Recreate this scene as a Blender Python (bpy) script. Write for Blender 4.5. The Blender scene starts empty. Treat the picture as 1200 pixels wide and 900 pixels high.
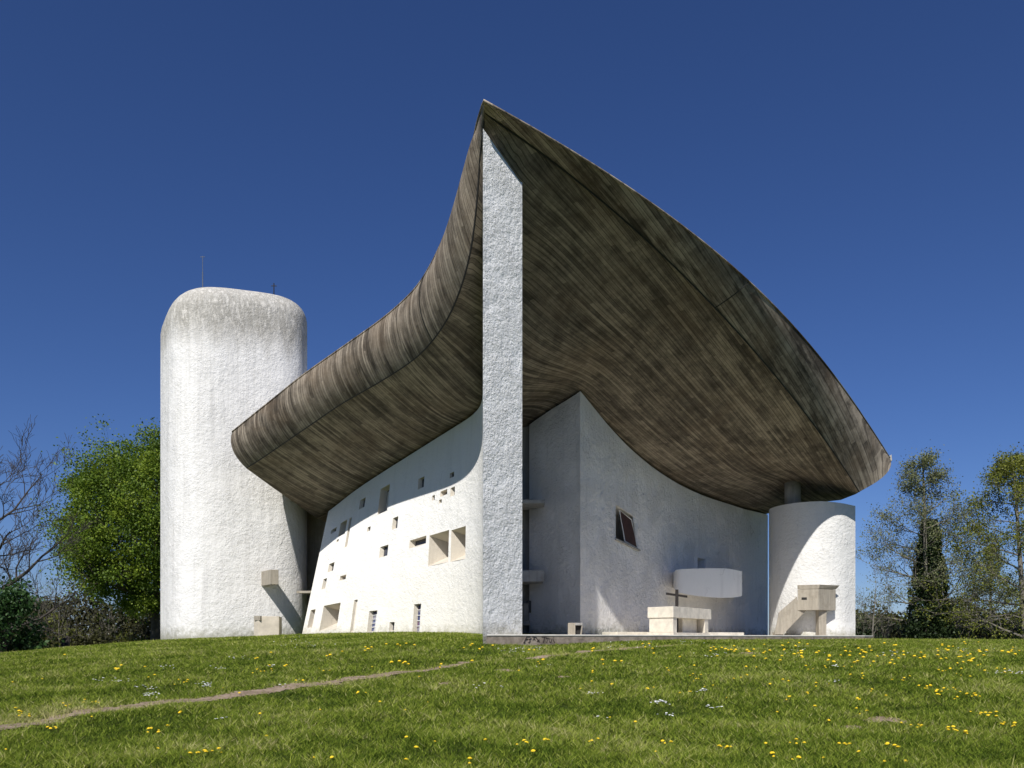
import bpy, bmesh, math, random
import numpy as np
from mathutils import Vector, Matrix, noise as mnoise
from mathutils.geometry import delaunay_2d_cdt

random.seed(7); rng = np.random.default_rng(11)
scene = bpy.context.scene
COL = scene.collection
F = 1000.0; CX = 600.0; HY = 747.0          # focal length and horizon of the 1200x900 photograph
SUN_EL, SUN_AZ = 45.2, 17.2

def P(px, py, D): return Vector(((px-CX)/F*D, D, (HY-py)/F*D))
def link(o): COL.objects.link(o); return o
def empty(name, loc=(0,0,0), rz=0.0):
    o = bpy.data.objects.new(name, None); o.location = loc; o.rotation_euler = (0,0,rz)
    o.empty_display_size = .3
    return link(o)
def tag(o, label=None, cat=None, group=None, kind=None):
    if label: o['label'] = label
    if cat: o['category'] = cat
    if group: o['group'] = group
    if kind: o['kind'] = kind
    return o
def mesh_obj(name, verts, faces, mat, parent=None, smooth=False, recalc=True, merge=False):
    me = bpy.data.meshes.new(name)
    me.from_pydata([tuple(v) for v in verts], [], [tuple(f) for f in faces])
    if recalc or merge:
        bm = bmesh.new(); bm.from_mesh(me)
        if merge: bmesh.ops.remove_doubles(bm, verts=bm.verts, dist=1e-4)
        if recalc: bmesh.ops.recalc_face_normals(bm, faces=bm.faces)
        bm.to_mesh(me); bm.free()
    if smooth: me.polygons.foreach_set('use_smooth', [True]*len(me.polygons))
    if mat: me.materials.append(mat)
    o = bpy.data.objects.new(name, me); link(o)
    if parent: o.parent = parent; o.matrix_parent_inverse = Matrix.Identity(4)
    return o
class MB:
    def __init__(s): s.v = []; s.f = []
    def add(s, vs, fs):
        n = len(s.v); s.v += [Vector(v) for v in vs]; s.f += [tuple(i+n for i in f) for f in fs]
    def hexa(s, b, t):      # four base corners, four top corners, same order
        s.add(list(b)+list(t), [(3,2,1,0),(4,5,6,7),(0,1,5,4),(1,2,6,5),(2,3,7,6),(3,0,4,7)])
    def box(s, p0, p1, w, z0, z1):   # plan segment p0->p1, thickness w to the left of travel
        p0 = Vector((p0[0],p0[1])); p1 = Vector((p1[0],p1[1])); d = (p1-p0).normalized(); n = Vector((-d.y,d.x))*w
        q = [p0,p1,p1+n,p0+n]
        s.hexa([(a.x,a.y,z0) for a in q],[(a.x,a.y,z1) for a in q])
    def prism(s, poly, z0, z1):
        n = len(poly); zb = z0 if callable(z0) else (lambda p: z0); zt = z1 if callable(z1) else (lambda p: z1)
        vs = [(p[0],p[1],zb(p)) for p in poly]+[(p[0],p[1],zt(p)) for p in poly]
        s.add(vs, [tuple(range(n-1,-1,-1)), tuple(range(n,2*n))]+[(i,(i+1)%n,n+(i+1)%n,n+i) for i in range(n)])
    def tube(s, pts, rads, n=6, cap=True):
        pts = [Vector(p) for p in pts]; base = len(s.v)
        up = Vector((0,0,1))
        for i,p in enumerate(pts):
            d = (pts[min(i+1,len(pts)-1)]-pts[max(i-1,0)])
            d = d.normalized() if d.length>1e-9 else Vector((0,0,1))
            a = d.cross(up)
            if a.length < 1e-3: a = d.cross(Vector((1,0,0)))
            a.normalize(); b = d.cross(a)
            r = rads[i] if hasattr(rads,'__len__') else rads
            for k in range(n):
                t = 2*math.pi*k/n
                s.v.append(p+(a*math.cos(t)+b*math.sin(t))*r)
        for i in range(len(pts)-1):
            for k in range(n):
                k2 = (k+1)%n
                s.f.append((base+i*n+k, base+i*n+k2, base+(i+1)*n+k2, base+(i+1)*n+k))
        if cap:
            s.f.append(tuple(base+k for k in range(n-1,-1,-1))); e = base+(len(pts)-1)*n
            s.f.append(tuple(e+k for k in range(n)))
    def build(s, name, mat, parent=None, smooth=False, bevel=0, recalc=True):
        o = mesh_obj(name, s.v, s.f, mat, parent, smooth, recalc)
        if bevel:
            m = o.modifiers.new('edge', 'BEVEL'); m.width = bevel; m.segments = 2; m.limit_method = 'ANGLE'
        return o

# ------------------------------------------------------------------ materials
def nt(name):
    m = bpy.data.materials.new(name); m.use_nodes = True; t = m.node_tree
    b = t.nodes['Principled BSDF']
    return m, t, b
def N(t, kind, **kw):
    n = t.nodes.new(kind)
    for k, v in kw.items():
        if k in n.inputs: n.inputs[k].default_value = v
        else: setattr(n, k, v)
    return n
def L(t, a, b): t.links.new(a, b)
def noise(t, vec, scale, detail=4, rough=.55, dist=0):
    n = N(t, 'ShaderNodeTexNoise'); n.inputs['Scale'].default_value = scale; n.inputs['Detail'].default_value = detail
    n.inputs['Roughness'].default_value = rough; n.inputs['Distortion'].default_value = dist
    L(t, vec, n.inputs['Vector']); return n.outputs['Fac']
def ramp(t, fac, stops):
    r = N(t, 'ShaderNodeValToRGB'); L(t, fac, r.inputs[0]); el = r.color_ramp.elements
    while len(el) < len(stops): el.new(.5)
    for e, (p, c) in zip(el, stops):
        e.position = p; e.color = (*c, 1) if len(c) == 3 else c
    return r.outputs[0]
def g(v): return (v, v, v)
def mixc(t, fac, a, b, mode='MIX'):
    m = N(t, 'ShaderNodeMix', data_type='RGBA', blend_type=mode)
    if isinstance(fac, (int, float)): m.inputs[0].default_value = fac
    else: L(t, fac, m.inputs[0])
    for i, c in ((6, a), (7, b)):
        if isinstance(c, tuple): m.inputs[i].default_value = (*c, 1)
        else: L(t, c, m.inputs[i])
    return m.outputs[2]
def mapping(t, vec, scale=(1,1,1), rot=(0,0,0), typ='POINT'):
    m = N(t, 'ShaderNodeMapping', vector_type=typ); m.inputs['Scale'].default_value = scale; m.inputs['Rotation'].default_value = rot
    L(t, vec, m.inputs['Vector']); return m.outputs[0]
def objco(t): return N(t, 'ShaderNodeTexCoord').outputs['Object']
def math_(t, op, a, b=0.0):
    m = N(t, 'ShaderNodeMath', operation=op)
    for i, c in enumerate((a, b)):
        if isinstance(c, (int, float)): m.inputs[i].default_value = c
        else: L(t, c, m.inputs[i])
    return m.outputs[0]
def bump(t, b, h, dist, strength=1.0, prev=None):
    n = N(t, 'ShaderNodeBump'); n.inputs['Strength'].default_value = strength; n.inputs['Distance'].default_value = dist
    L(t, h, n.inputs['Height'])
    if prev: L(t, prev, n.inputs['Normal'])
    L(t, n.outputs[0], b.inputs['Normal']); return n.outputs[0]

def whitewash(name, base=(.80,.79,.77), coarse=.05, stain=.5, top_z=None, dirt_z=None, fine=1.0):
    m, t, b = nt(name); co = objco(t)
    big = noise(t, co, .35, 5, .6)
    streak = noise(t, mapping(t, co, (2.2,2.2,.18)), 1.3, 6, .65)
    spots = noise(t, co, 3.5, 5, .7)
    c = mixc(t, ramp(t, streak, [(.50,g(0)),(.72,g(stain))]), base, tuple(x*.70 for x in base))
    c = mixc(t, ramp(t, big, [(.50,g(0)),(.75,g(stain*.5))]), c, (base[0]*.86,base[1]*.84,base[2]*.80))
    c = mixc(t, ramp(t, spots, [(.60,g(0)),(.74,g(stain*.6))]), c, (base[0]*.68,base[1]*.66,base[2]*.64))
    sep = N(t, 'ShaderNodeSeparateXYZ'); L(t, co, sep.inputs[0])
    wc = N(t, 'ShaderNodeVectorMath', operation='ADD'); L(t, mapping(t, co, (1,1,.45)), wc.inputs[0])
    nz_ = N(t, 'ShaderNodeTexNoise'); nz_.inputs['Scale'].default_value = 1.1; nz_.inputs['Detail'].default_value = 6; L(t, co, nz_.inputs['Vector']); L(t, nz_.outputs['Color'], wc.inputs[1])
    vc = N(t, 'ShaderNodeTexVoronoi', feature='DISTANCE_TO_EDGE'); vc.inputs['Scale'].default_value = .33; L(t, wc.outputs[0], vc.inputs['Vector'])
    ck = math_(t, 'MULTIPLY', math_(t, 'LESS_THAN', vc.outputs['Distance'], .0045), ramp(t, noise(t, co, .55, 3, .5), [(.52,g(0)),(.60,g(.30))]))
    c = mixc(t, ck, c, (.34,.32,.29))
    zf_ = math_(t, 'ADD', sep.outputs[2], math_(t, 'MULTIPLY', spots, -1.5))
    mf_ = N(t, 'ShaderNodeMapRange'); L(t, zf_, mf_.inputs[0]); mf_.inputs[1].default_value = -.18; mf_.inputs[2].default_value = -.75; mf_.inputs[3].default_value = 0; mf_.inputs[4].default_value = .75
    c = mixc(t, mf_.outputs[0], c, (.30,.29,.22))
    if dirt_z is not None:       # splashed, yellowed foot of the wall
        zz = math_(t, 'ADD', sep.outputs[2], math_(t, 'MULTIPLY', big, -3.0))
        mr = N(t, 'ShaderNodeMapRange'); L(t, zz, mr.inputs[0])
        mr.inputs[1].default_value = dirt_z; mr.inputs[2].default_value = -2.0; mr.inputs[3].default_value = 0; mr.inputs[4].default_value = .38
        c = mixc(t, mr.outputs[0], c, (.72,.66,.50))
    if top_z is not None:        # grey algae cap on the tower head
        zz = math_(t, 'ADD', sep.outputs[2], math_(t, 'MULTIPLY', math_(t,'SUBTRACT',noise(t, mapping(t,co,(1.2,1.2,.35)), 1.0, 6, .7),.5), 2.6))
        mr = N(t, 'ShaderNodeMapRange'); L(t, zz, mr.inputs[0])
        mr.inputs[1].default_value = top_z-.9; mr.inputs[2].default_value = top_z+.6; mr.inputs[3].default_value = 0; mr.inputs[4].default_value = 1
        patch = ramp(t, noise(t, mapping(t,co,(1.5,1.5,.5)), 2.2, 8, .75), [(.38,(.60,.57,.52)),(.52,(.26,.245,.21)),(.62,(.62,.59,.54))])
        c = mixc(t, math_(t,'MULTIPLY',mr.outputs[0],.85), c, patch)
        # general vertical grey weathering below the cap
        wv = ramp(t, noise(t, mapping(t, co, (3,3,.10)), 1.6, 6, .7), [(.46,g(0)),(.66,g(.6))])
        mr2 = N(t, 'ShaderNodeMapRange'); L(t, sep.outputs[2], mr2.inputs[0])
        mr2.inputs[1].default_value = 5; mr2.inputs[2].default_value = 16; mr2.inputs[3].default_value = .1; mr2.inputs[4].default_value = 1
        c = mixc(t, math_(t,'MULTIPLY',wv,mr2.outputs[0]), c, (.50,.49,.46))
    L(t, c, b.inputs['Base Color']); b.inputs['Roughness'].default_value = .92; b.inputs['Specular IOR Level'].default_value = .15
    h1 = noise(t, co, 6.5, 6, .62, .1); h2 = noise(t, mapping(t,co,(1,1,1.3)), 15, 5, .7, .1)
    h = math_(t, 'ADD', math_(t,'MULTIPLY',h1,1.0), math_(t,'MULTIPLY',h2,.6*fine))
    msk = ramp(t, noise(t, co, .9, 4, .6), [(.32,g(.35)),(.62,g(1))])
    h = math_(t, 'MULTIPLY', h, msk)
    bump(t, b, h, coarse, 1.0)
    return m
M_south = whitewash('whitewash_south', (.80,.785,.755), .045, .28, dirt_z=3.2)
M_blade = whitewash('whitewash_blade', (.86,.86,.86), .13, .40)
M_east = whitewash('whitewash_east', (.90,.87,.84), .14, .30)
M_tower = whitewash('whitewash_tower', (.80,.785,.765), .055, .6, top_z=15.0)
M_round = whitewash('whitewash_round', (.74,.73,.71), .06, .15)
M_smooth = whitewash('white_render', (.84,.82,.79), .012, .30)
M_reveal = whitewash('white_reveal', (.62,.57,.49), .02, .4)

def concrete_boards(name, light, mid, dark, drips=True, boards=8.0):
    m, t, b = nt(name); co = objco(t)
    # boards run in one plan direction over the whole shell
    rot = mapping(t, co, (1,1,1), (0,0,math.radians(SB)), 'POINT')   # x = across boards, y = along
    sep = N(t, 'ShaderNodeSeparateXYZ'); L(t, rot, sep.inputs[0])
    along = math_(t, 'ADD', sep.outputs[1], math_(t, 'MULTIPLY', sep.outputs[2], -1.3))
    cmb = N(t, 'ShaderNodeCombineXYZ'); L(t, sep.outputs[0], cmb.inputs[0]); L(t, along, cmb.inputs[1])
    v = cmb.outputs[0]
    cell = math_(t, 'FLOOR', math_(t, 'MULTIPLY', sep.outputs[0], boards))
    lenc = math_(t, 'FLOOR', math_(t, 'ADD', math_(t, 'MULTIPLY', along, .33), math_(t, 'MULTIPLY', cell, .377)))
    cc = N(t, 'ShaderNodeCombineXYZ'); L(t, cell, cc.inputs[0]); L(t, lenc, cc.inputs[1])
    wn = N(t, 'ShaderNodeTexWhiteNoise', noise_dimensions='2D'); L(t, cc.outputs[0], wn.inputs['Vector'])
    fib = noise(t, mapping(t, v, (16,.20,1)), 2.0, 5, .6)
    fib2 = noise(t, mapping(t, v, (6.0,.12,1)), 1.2, 5, .6)
    patch = noise(t, mapping(t, v, (1,.42,1)), .42, 6, .66)
    blot = noise(t, co, 1.5, 9, .72)
    fac = math_(t, 'ADD', math_(t,'MULTIPLY',wn.outputs[0],.26), math_(t,'ADD', math_(t,'MULTIPLY',fib,.60), math_(t,'MULTIPLY',fib2,.8)))
    fac = math_(t, 'ADD', fac, math_(t,'MULTIPLY',math_(t,'SUBTRACT',patch,.5),.60))
    fac = math_(t, 'ADD', fac, math_(t,'MULTIPLY',math_(t,'SUBTRACT',blot,.5),.80))
    c = ramp(t, math_(t,'SUBTRACT',fac,.285), [(.27,dark),(.50,mid),(.78,light)])
    edge0 = math_(t, 'FRACT', math_(t, 'MULTIPLY', sep.outputs[0], boards))
    ln = math_(t, 'GREATER_THAN', math_(t,'ABSOLUTE',math_(t,'SUBTRACT',edge0,.5)), .425)
    c = mixc(t, math_(t,'MULTIPLY',ln,math_(t,'MULTIPLY',fib2,1.0)), c, tuple(x*.6 for x in dark))
    st = noise(t, mapping(t, v, (14,.30,1)), 2.4, 3, .5)
    c = mixc(t, ramp(t, st, [(.60,g(0)),(.72,g(.30))]), c, light)
    if drips:                    # black run-off streaks hanging from the rim
        dr = noise(t, mapping(t, v, (1.8,.14,1)), 1.2, 6, .7)
        c = mixc(t, ramp(t, dr, [(.52,g(0)),(.62,g(.8))]), c, tuple(x*.5 for x in dark))
    br = ramp(t, noise(t, co, .5, 5, .65), [(.48,g(0)),(.68,g(.35))])
    c = mixc(t, br, c, (mid[0]*1.15, mid[1]*.98, mid[2]*.82))
    L(t, c, b.inputs['Base Color']); b.inputs['Roughness'].default_value = .9; b.inputs['Specular IOR Level'].default_value = .2
    edge = math_(t, 'FRACT', math_(t, 'MULTIPLY', sep.outputs[0], boards))
    gap = math_(t, 'GREATER_THAN', math_(t,'ABSOLUTE',math_(t,'SUBTRACT',edge,.5)), .42)
    h = math_(t, 'ADD', math_(t,'MULTIPLY',gap,-.6), math_(t,'ADD',math_(t,'MULTIPLY',fib,1.4), math_(t,'MULTIPLY',wn.outputs[0],.5)))
    bump(t, b, h, .014, 1.0)
    return m
SB = 40.0
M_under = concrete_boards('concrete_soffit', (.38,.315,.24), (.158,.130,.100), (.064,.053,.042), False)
M_flank = concrete_boards('concrete_flank', (.40,.34,.27), (.195,.162,.127), (.070,.058,.046), True)

def simple(name, col, rough=.8, var=.12, scale=4.0, bmp=.004, metal=0, col2=None):
    m, t, b = nt(name); co = objco(t)
    n = noise(t, co, scale, 6, .65)
    a = tuple(x*(1-var) for x in col); c2 = col2 or tuple(min(1,x*(1+var)) for x in col)
    L(t, ramp(t, n, [(.35,a),(.65,c2)]), b.inputs['Base Color'])
    b.inputs['Roughness'].default_value = rough; b.inputs['Metallic'].default_value = metal
    if bmp: bump(t, b, noise(t, co, scale*6, 4, .6), bmp, .8)
    return m
def cast_concrete(name, col):
    m, t, b = nt(name); co = objco(t)
    v = noise(t, mapping(t, co, (6,6,.6)), 1.2, 6, .65); w = noise(t, co, 2.2, 6, .7)
    c = mixc(t, ramp(t, v, [(.4,g(0)),(.7,g(.8))]), col, tuple(x*.62 for x in col))
    c = mixc(t, ramp(t, w, [(.5,g(0)),(.7,g(.5))]), c, (col[0]*.5,col[1]*.47,col[2]*.42))
    L(t, c, b.inputs['Base Color']); b.inputs['Roughness'].default_value = .9
    bump(t, b, math_(t,'ADD',v,noise(t, co, 14, 4, .6)), .01, 1)
    return m
M_conc = cast_concrete('cast_concrete', (.36,.32,.26))
M_concg = cast_concrete('grey_concrete', (.40,.385,.36))
M_cream = simple('cream_stone', (.66,.61,.52), .85, .17, 2.6, .008)
M_basin = simple('tan_concrete', (.55,.49,.40), .85, .14, 2.0, .006)
M_plinth = simple('terrace_concrete', (.27,.215,.165), .9, .35, 2.4, .02, col2=(.42,.345,.28))
M_coping = simple('terrace_coping', (.70,.66,.59), .85, .12, 2.5, .008)
M_dark = simple('dark_joint_and_shade', (.02,.019,.017), .9, .2, 3, 0)  # dark joints, and painted shade for the roof gap and small openings
M_black = simple('black_metal', (.02,.02,.022), .5, .2, 5, 0)
M_rod = simple('grey_metal_rod', (.30,.31,.32), .4, .1, 5, 0, .8)
M_cross = simple('dark_wood', (.012,.008,.007), .7, .3, 6, .003)
M_maroon = simple('maroon_panel', (.05,.014,.010), .6, .3, 3, 0)
M_frame = simple('pale_frame', (.68,.68,.68), .6, .05, 3, 0)
def glass_mat(name, cols):
    m, t, b = nt(name); co = objco(t)
    v = N(t, 'ShaderNodeTexVoronoi'); v.inputs['Scale'].default_value = 3.2; L(t, co, v.inputs['Vector'])
    sp = N(t, 'ShaderNodeSeparateXYZ'); L(t, v.outputs['Color'], sp.inputs[0])
    L(t, ramp(t, sp.outputs[0], cols), b.inputs['Base Color'])
    b.inputs['Roughness'].default_value = .12; b.inputs['Specular IOR Level'].default_value = .6
    return m
M_glass = glass_mat('window_glass', [(0,(.03,.035,.045)),(.5,(.05,.055,.07)),(1,(.07,.07,.08))])
M_stain = glass_mat('coloured_glass', [(0,(.03,.04,.12)),(.4,(.10,.12,.22)),(.7,(.14,.06,.12)),(1,(.25,.26,.30))])
M_graf = simple('dark_paint', (.05,.035,.03), .9, .2, 5, 0)

# ------------------------------------------------------------------ curves
def bez(p, t):
    n = len(p)-1; r = Vector((0,0))
    for i, q in enumerate(p): r += Vector(q[:2])*(math.comb(n,i)*(1-t)**(n-i)*t**i)
    return r
def solve_ratio(curve, ratio, lo=0.0, hi=1.0):
    f = lambda t: (lambda q: q.x/q.y-ratio)(curve(t))
    a, b2 = f(lo), f(hi)
    if a*b2 > 0: return lo if abs(a) < abs(b2) else hi
    for _ in range(50):
        m = (lo+hi)/2
        if f(m)*a > 0: lo = m
        else: hi = m
    return (lo+hi)/2
def hermite(xs, ys):
    xs = np.array(xs,float); ys = np.array(ys,float); o = np.argsort(xs); xs = xs[o]; ys = ys[o]
    keep = np.concatenate(([True], np.diff(xs) > 1e-5)); xs = xs[keep]; ys = ys[keep]
    d = np.diff(ys)/np.diff(xs); m = np.zeros(len(xs)); m[0] = d[0]; m[-1] = d[-1]
    for i in range(1, len(xs)-1): m[i] = 0 if d[i-1]*d[i] < 0 else 2*d[i-1]*d[i]/(d[i-1]+d[i]+1e-12)
    def f(x):
        x = min(max(x, xs[0]), xs[-1]); i = min(max(int(np.searchsorted(xs, x))-1, 0), len(xs)-2)
        h = xs[i+1]-xs[i]; s = (x-xs[i])/h
        return float((2*s**3-3*s*s+1)*ys[i]+(s**3-2*s*s+s)*h*m[i]+(-2*s**3+3*s*s)*ys[i+1]+(s**3-s*s)*h*m[i+1])
    return f
def rail_poly(curve, pixels, deg=4):
    ts, zs = [], []
    for (x, y) in pixels:
        t = solve_ratio(curve, (x-CX)/F); ts.append(t); zs.append((HY-y)/F*curve(t).y)
    w_ = np.ones(len(ts)); w_[0] = w_[-1] = 12
    c_ = np.polyfit(ts, zs, deg, w=w_); return lambda t: float(np.polyval(c_, t))
def rail(curve, pixels):
    ts, zs = [], []
    for (x, y) in pixels:
        t = solve_ratio(curve, (x-CX)/F); ts.append(t); zs.append((HY-y)/F*curve(t).y)
    return hermite(ts, zs)

# rim and crease of the roof, south side (west tip -> prow) and east side (prow -> north-east tip)
W_T, PR_T, NE_T = (-12.56,38.3), (-.82,24.5), (19.5,44.0)
W_C, PR_C, NE_C = (-12.1,38.9), (-.80,24.95), (17.42,42.8)
cST = lambda t: bez([W_T, (-1.75,32.5), PR_T], t)
cSC = lambda t: bez([W_C, (-1.48,33.0), PR_C], t)
cET = lambda t: bez([PR_T, (7.9,30.0), (13.8,38.0), NE_T], t)
cEC = lambda t: bez([PR_C, (6.7,30.6), (11.9,37.5), NE_C], t)
zST = rail(cST, [(272,506),(307,478),(360,436),(414,398),(461,363),(489,335),(512,296),(531,249),(546,200),(555,163),(560.5,139),(566.5,118)])
zSC = rail(cSC, [(289,549),(353,506),(405,471),(447,447),(493,415),(521,380),(540,338),(552,292),(559,236),(562.5,187),(567.9,133)])
zET = rail_poly(cET, [(566.5,118),(612,142),(660,167),(710,202),(750,232),(800,267),(818,280),(871,322),(912,363),(950,405),(984,450),(1014,492),(1043,537)])
zEC = rail_poly(cEC, [(567.9,133),(600,152),(640,182),(680,215),(720,250),(752,275),(797,317),(837,361),(901,429),(931,469),(973,524),(1007,576)])
NS = 56
def v3(q, z): return Vector((q.x, q.y, z))
ringT, ringC = [], []
for i in range(NS+1):
    t = i/NS; ringT.append(v3(cST(t), zST(t))); ringC.append(v3(cSC(t), zSC(t)))
iPR = len(ringT)-1
for i in range(1, NS+1):
    t = i/NS; ringT.append(v3(cET(t), zET(t))); ringC.append(v3(cEC(t), zEC(t)))
iNE = len(ringT)-1
backT = [(19.2,45.6,9.1),(18.9,47.6,9.2),(18.0,50.2,9.2),(15.8,52.6,9.0),(10,54.5,8.6),(2,55,8.2),(-5,54,8.2),(-10,51,8.6),(-11.2,46.5,9.0),(-12.1,41.6,9.6)]
backC = [P(1003,579,44.4),P(985,586,47.0),P(952,589.5,49.4),P(905,600,51.4),(9.6,53.5,7.2),(2,54,6.6),(-4.6,53,6.2),(-9,50.4,6.0),P(371,607,42.6),P(322,573,40.4)]
def densify(a, pts, b, k):
    out = []; allp = [Vector(a)]+[Vector(p) for p in pts]+[Vector(b)]
    for i in range(len(allp)-1):
        for j in range(k):
            if i == 0 and j == 0: continue
            out.append(allp[i].lerp(allp[i+1], j/k))
    return out
ringT += densify(ringT[iNE], backT, ringT[0], 4); ringC += densify(ringC[iNE], backC, ringC[0], 4)
NR = len(ringT)

def tps_fit(pts, lam=0.0):
    A = np.array([[p[0],p[1]] for p in pts]); z = np.array([p[2] for p in pts]); n = len(A)
    r2 = ((A[:,None]-A[None])**2).sum(-1); K = np.where(r2>0, .5*r2*np.log(np.maximum(r2,1e-12)), 0)+lam*np.eye(n)
    Q = np.hstack([np.ones((n,1)), A]); Mx = np.block([[K,Q],[Q.T,np.zeros((3,3))]])
    w = np.linalg.lstsq(Mx, np.concatenate([z,np.zeros(3)]), rcond=None)[0]
    def f(X, Y):
        X = np.atleast_1d(np.asarray(X,float)); Y = np.atleast_1d(np.asarray(Y,float)); out = np.empty(len(X))
        for s in range(0, len(X), 20000):
            q = np.stack([X[s:s+20000],Y[s:s+20000]],1); r = ((q[:,None]-A[None])**2).sum(-1)
            out[s:s+20000] = np.where(r>0,.5*r*np.log(np.maximum(r,1e-12)),0)@w[:n]+w[n]+q@w[n+1:]
        return out
    return f

# wall lines in plan
S_TOP = lambda u: bez([(-9.1,42.3),(-6.0,39.4),(-1.26,36.6),(-1.125,32.9)], u)
S_BOT = lambda u: bez([(-10.3,41.2),(-6.9,38.0),(-1.22,35.5),(-1.095,32.1)], u)
E_A, E_B = (2.88,36.0), (15.29,51.0)
E_W = lambda u: bez([E_A, (6.9,42.9), E_B], u)
R_L = (.775,38.5)                                  # inner end of the return wall
ctrl = [tuple(p) for p in ringC[::3]]; _hull = []; _ej = []
for (x, y) in [(385,599),(414,573),(440,557),(470,538),(495,522),(517,508),(535,496),(552,485)]:
    u = solve_ratio(S_TOP, (x-CX)/F); q = S_TOP(u); ctrl.append((q.x,q.y,(HY-y)/F*q.y))
ctrl.append(tuple(P(566,474,33.3)))
for (x, y) in [(679.5,450.5),(690,470),(708,491),(735,519.5),(765,545),(795,564.5),(834,582.5),(870,594.5),(898,602)]:
    u = solve_ratio(E_W, (x-CX)/F); q = E_W(u); ctrl.append((q.x,q.y,(HY-y)/F*q.y)); _ej.append((u,(HY-y)/F*q.y))
ctrl.append(tuple(P(620,492,38.5))); ctrl.append(tuple(P(650,470,37.2)))
ctrl.append(tuple(P(929,556,44.9)))
ctrl += [tuple(P(568,149,25.2)), tuple(P(590,180,25.8)), tuple(P(612,212,26.4)), tuple(P(612,329,30.0))]
for i in range(iPR+12, iNE-4, 5):
    c_ = ringC[i]; best = min((E_W(k/60) for k in range(61)), key=lambda q: (q.x-c_.x)**2+(q.y-c_.y)**2)
    zb_ = float(under0(best.x, best.y)[0]) if False else None
    _hull.append((c_, best))
ctrl += [(-3,45,7.6),(3,46,8.3),(5,50,7.4),(-4,49,6.8)]
for (c_, best) in _hull:
    ub = min((k/60 for k in range(61)), key=lambda k: (E_W(k)-best).length); zw = float(np.interp(ub, [a for a, _ in _ej], [b for _, b in _ej]))
    s_ = .40; q = Vector((c_.x,c_.y)).lerp(best, s_); f_ = 1-(1-s_)**1.5
    ctrl.append((q.x, q.y, c_.z+(zw-c_.z)*f_))
under = tps_fit(ctrl, 4.0)

def cdt_fill(ring, zf, step, name, mat, parent, smooth=True, flip=False):
    xy = [(p[0],p[1]) for p in ring]; n = len(xy)
    poly = np.array(xy); xs = np.arange(poly[:,0].min(), poly[:,0].max(), step); ys = np.arange(poly[:,1].min(), poly[:,1].max(), step)
    pts = []
    def inside(x, y):
        c = False; j = n-1
        for i in range(n):
            if (poly[i,1] > y) != (poly[j,1] > y) and x < (poly[j,0]-poly[i,0])*(y-poly[i,1])/(poly[j,1]-poly[i,1])+poly[i,0]: c = not c
            j = i
        return c
    for x in xs:
        for y in ys:
            if inside(x, y) and ((poly-np.array((x,y)))**2).sum(1).min() > (step*.35)**2: pts.append((x,y))
    verts = [Vector(p) for p in xy+pts]
    r = delaunay_2d_cdt(verts, [(i,(i+1)%n) for i in range(n)], [list(range(n))], 1, 1e-6)
    V = r[0]; ov = r[3]
    z = zf([v[0] for v in V],[v[1] for v in V])
    out = []
    for i, v in enumerate(V):
        src = [k for k in ov[i] if k < n]
        out.append((v[0], v[1], ring[src[0]][2] if src else float(z[i])))
    return mesh_obj(name, out, [tuple(reversed(f)) if flip else f for f in r[2]], mat, parent, smooth, False)

chapel = empty('chapel', (0,34,0))
tag(chapel, 'white chapel with sweeping dark concrete roof, pointed prow and rounded tower on grassy hill', 'chapel')
OFF = Vector((0,34,0))
def adopt(o, parent=None):
    "parent keeping world coordinates"
    p = parent or chapel
    o.parent = p; o.matrix_parent_inverse = Matrix.Translation(-OFF)
    return o
def adopt_sub(o, parent): o.parent = parent; o.matrix_parent_inverse = Matrix.Identity(4); return o

soff = adopt(cdt_fill(ringC, under, .45, 'roof_underside', M_under, None, True, True))
rimz = tps_fit([tuple(p) for p in ringT[::4]], .05)
def topz(X, Y): return np.maximum(rimz(X, Y)+.02, under(X, Y)+.2)
top = adopt(cdt_fill(ringT, topz, 1.2, 'roof_top', M_concg, None, True))
# flank: rim to crease, rolled profile
K = 10; fv = []; ff = []
def outward(i):
    a = ringT[(i-1)%NR]; b = ringT[(i+1)%NR]
    if i == iPR: return Vector((-.05,-1,0))
    d = (b-a); return Vector((-d.y, d.x, 0)).normalized()*(-1)
cen = Vector((2,42,0))
secs = []
for i in range(NR):
    n = outward(i)
    if n.dot(Vector((ringT[i].x,ringT[i].y,0))-cen) < 0: n = -n
    th = (ringT[i]-ringC[i]).length
    amp = (.17 if not (iPR < i < iNE) else .10)*min(th,3.0)
    if iPR-6 < i < iPR+6: amp *= .25
    secs.append([ringT[i].lerp(ringC[i], k/K)+n*(amp*4*(k/K)*(1-k/K))*(1 if k else 0) for k in range(K+1)])
for s in secs: fv += s
for i in range(NR):
    j = (i+1)%NR
    for k in range(K): ff.append((i*(K+1)+k, i*(K+1)+k+1, j*(K+1)+k+1, j*(K+1)+k))
fl = mesh_obj('roof_flank', fv, ff, M_flank, None, True, True)
me = fl.data
for e in me.edges:
    a, b = e.vertices
    if a//(K+1) == b//(K+1) and a//(K+1) in (iPR, 0, iNE): e.use_edge_sharp = True
adopt(fl)
jb = MB(); seq = [ringC[i]+Vector((0,0,.02 if i <= iPR else -.015)) for i in range(0, iNE+1)]
jb.tube(seq, [.032 if k <= iPR else .030 for k in range(len(seq))], 5); adopt(jb.build('crease_joint', M_dark))
jb = MB(); jb.tube([p+Vector((0,0,.0)) for p in ringT[:iNE+1]], .04, 6); adopt(jb.build('rim_lip', M_flank, smooth=True))
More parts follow.
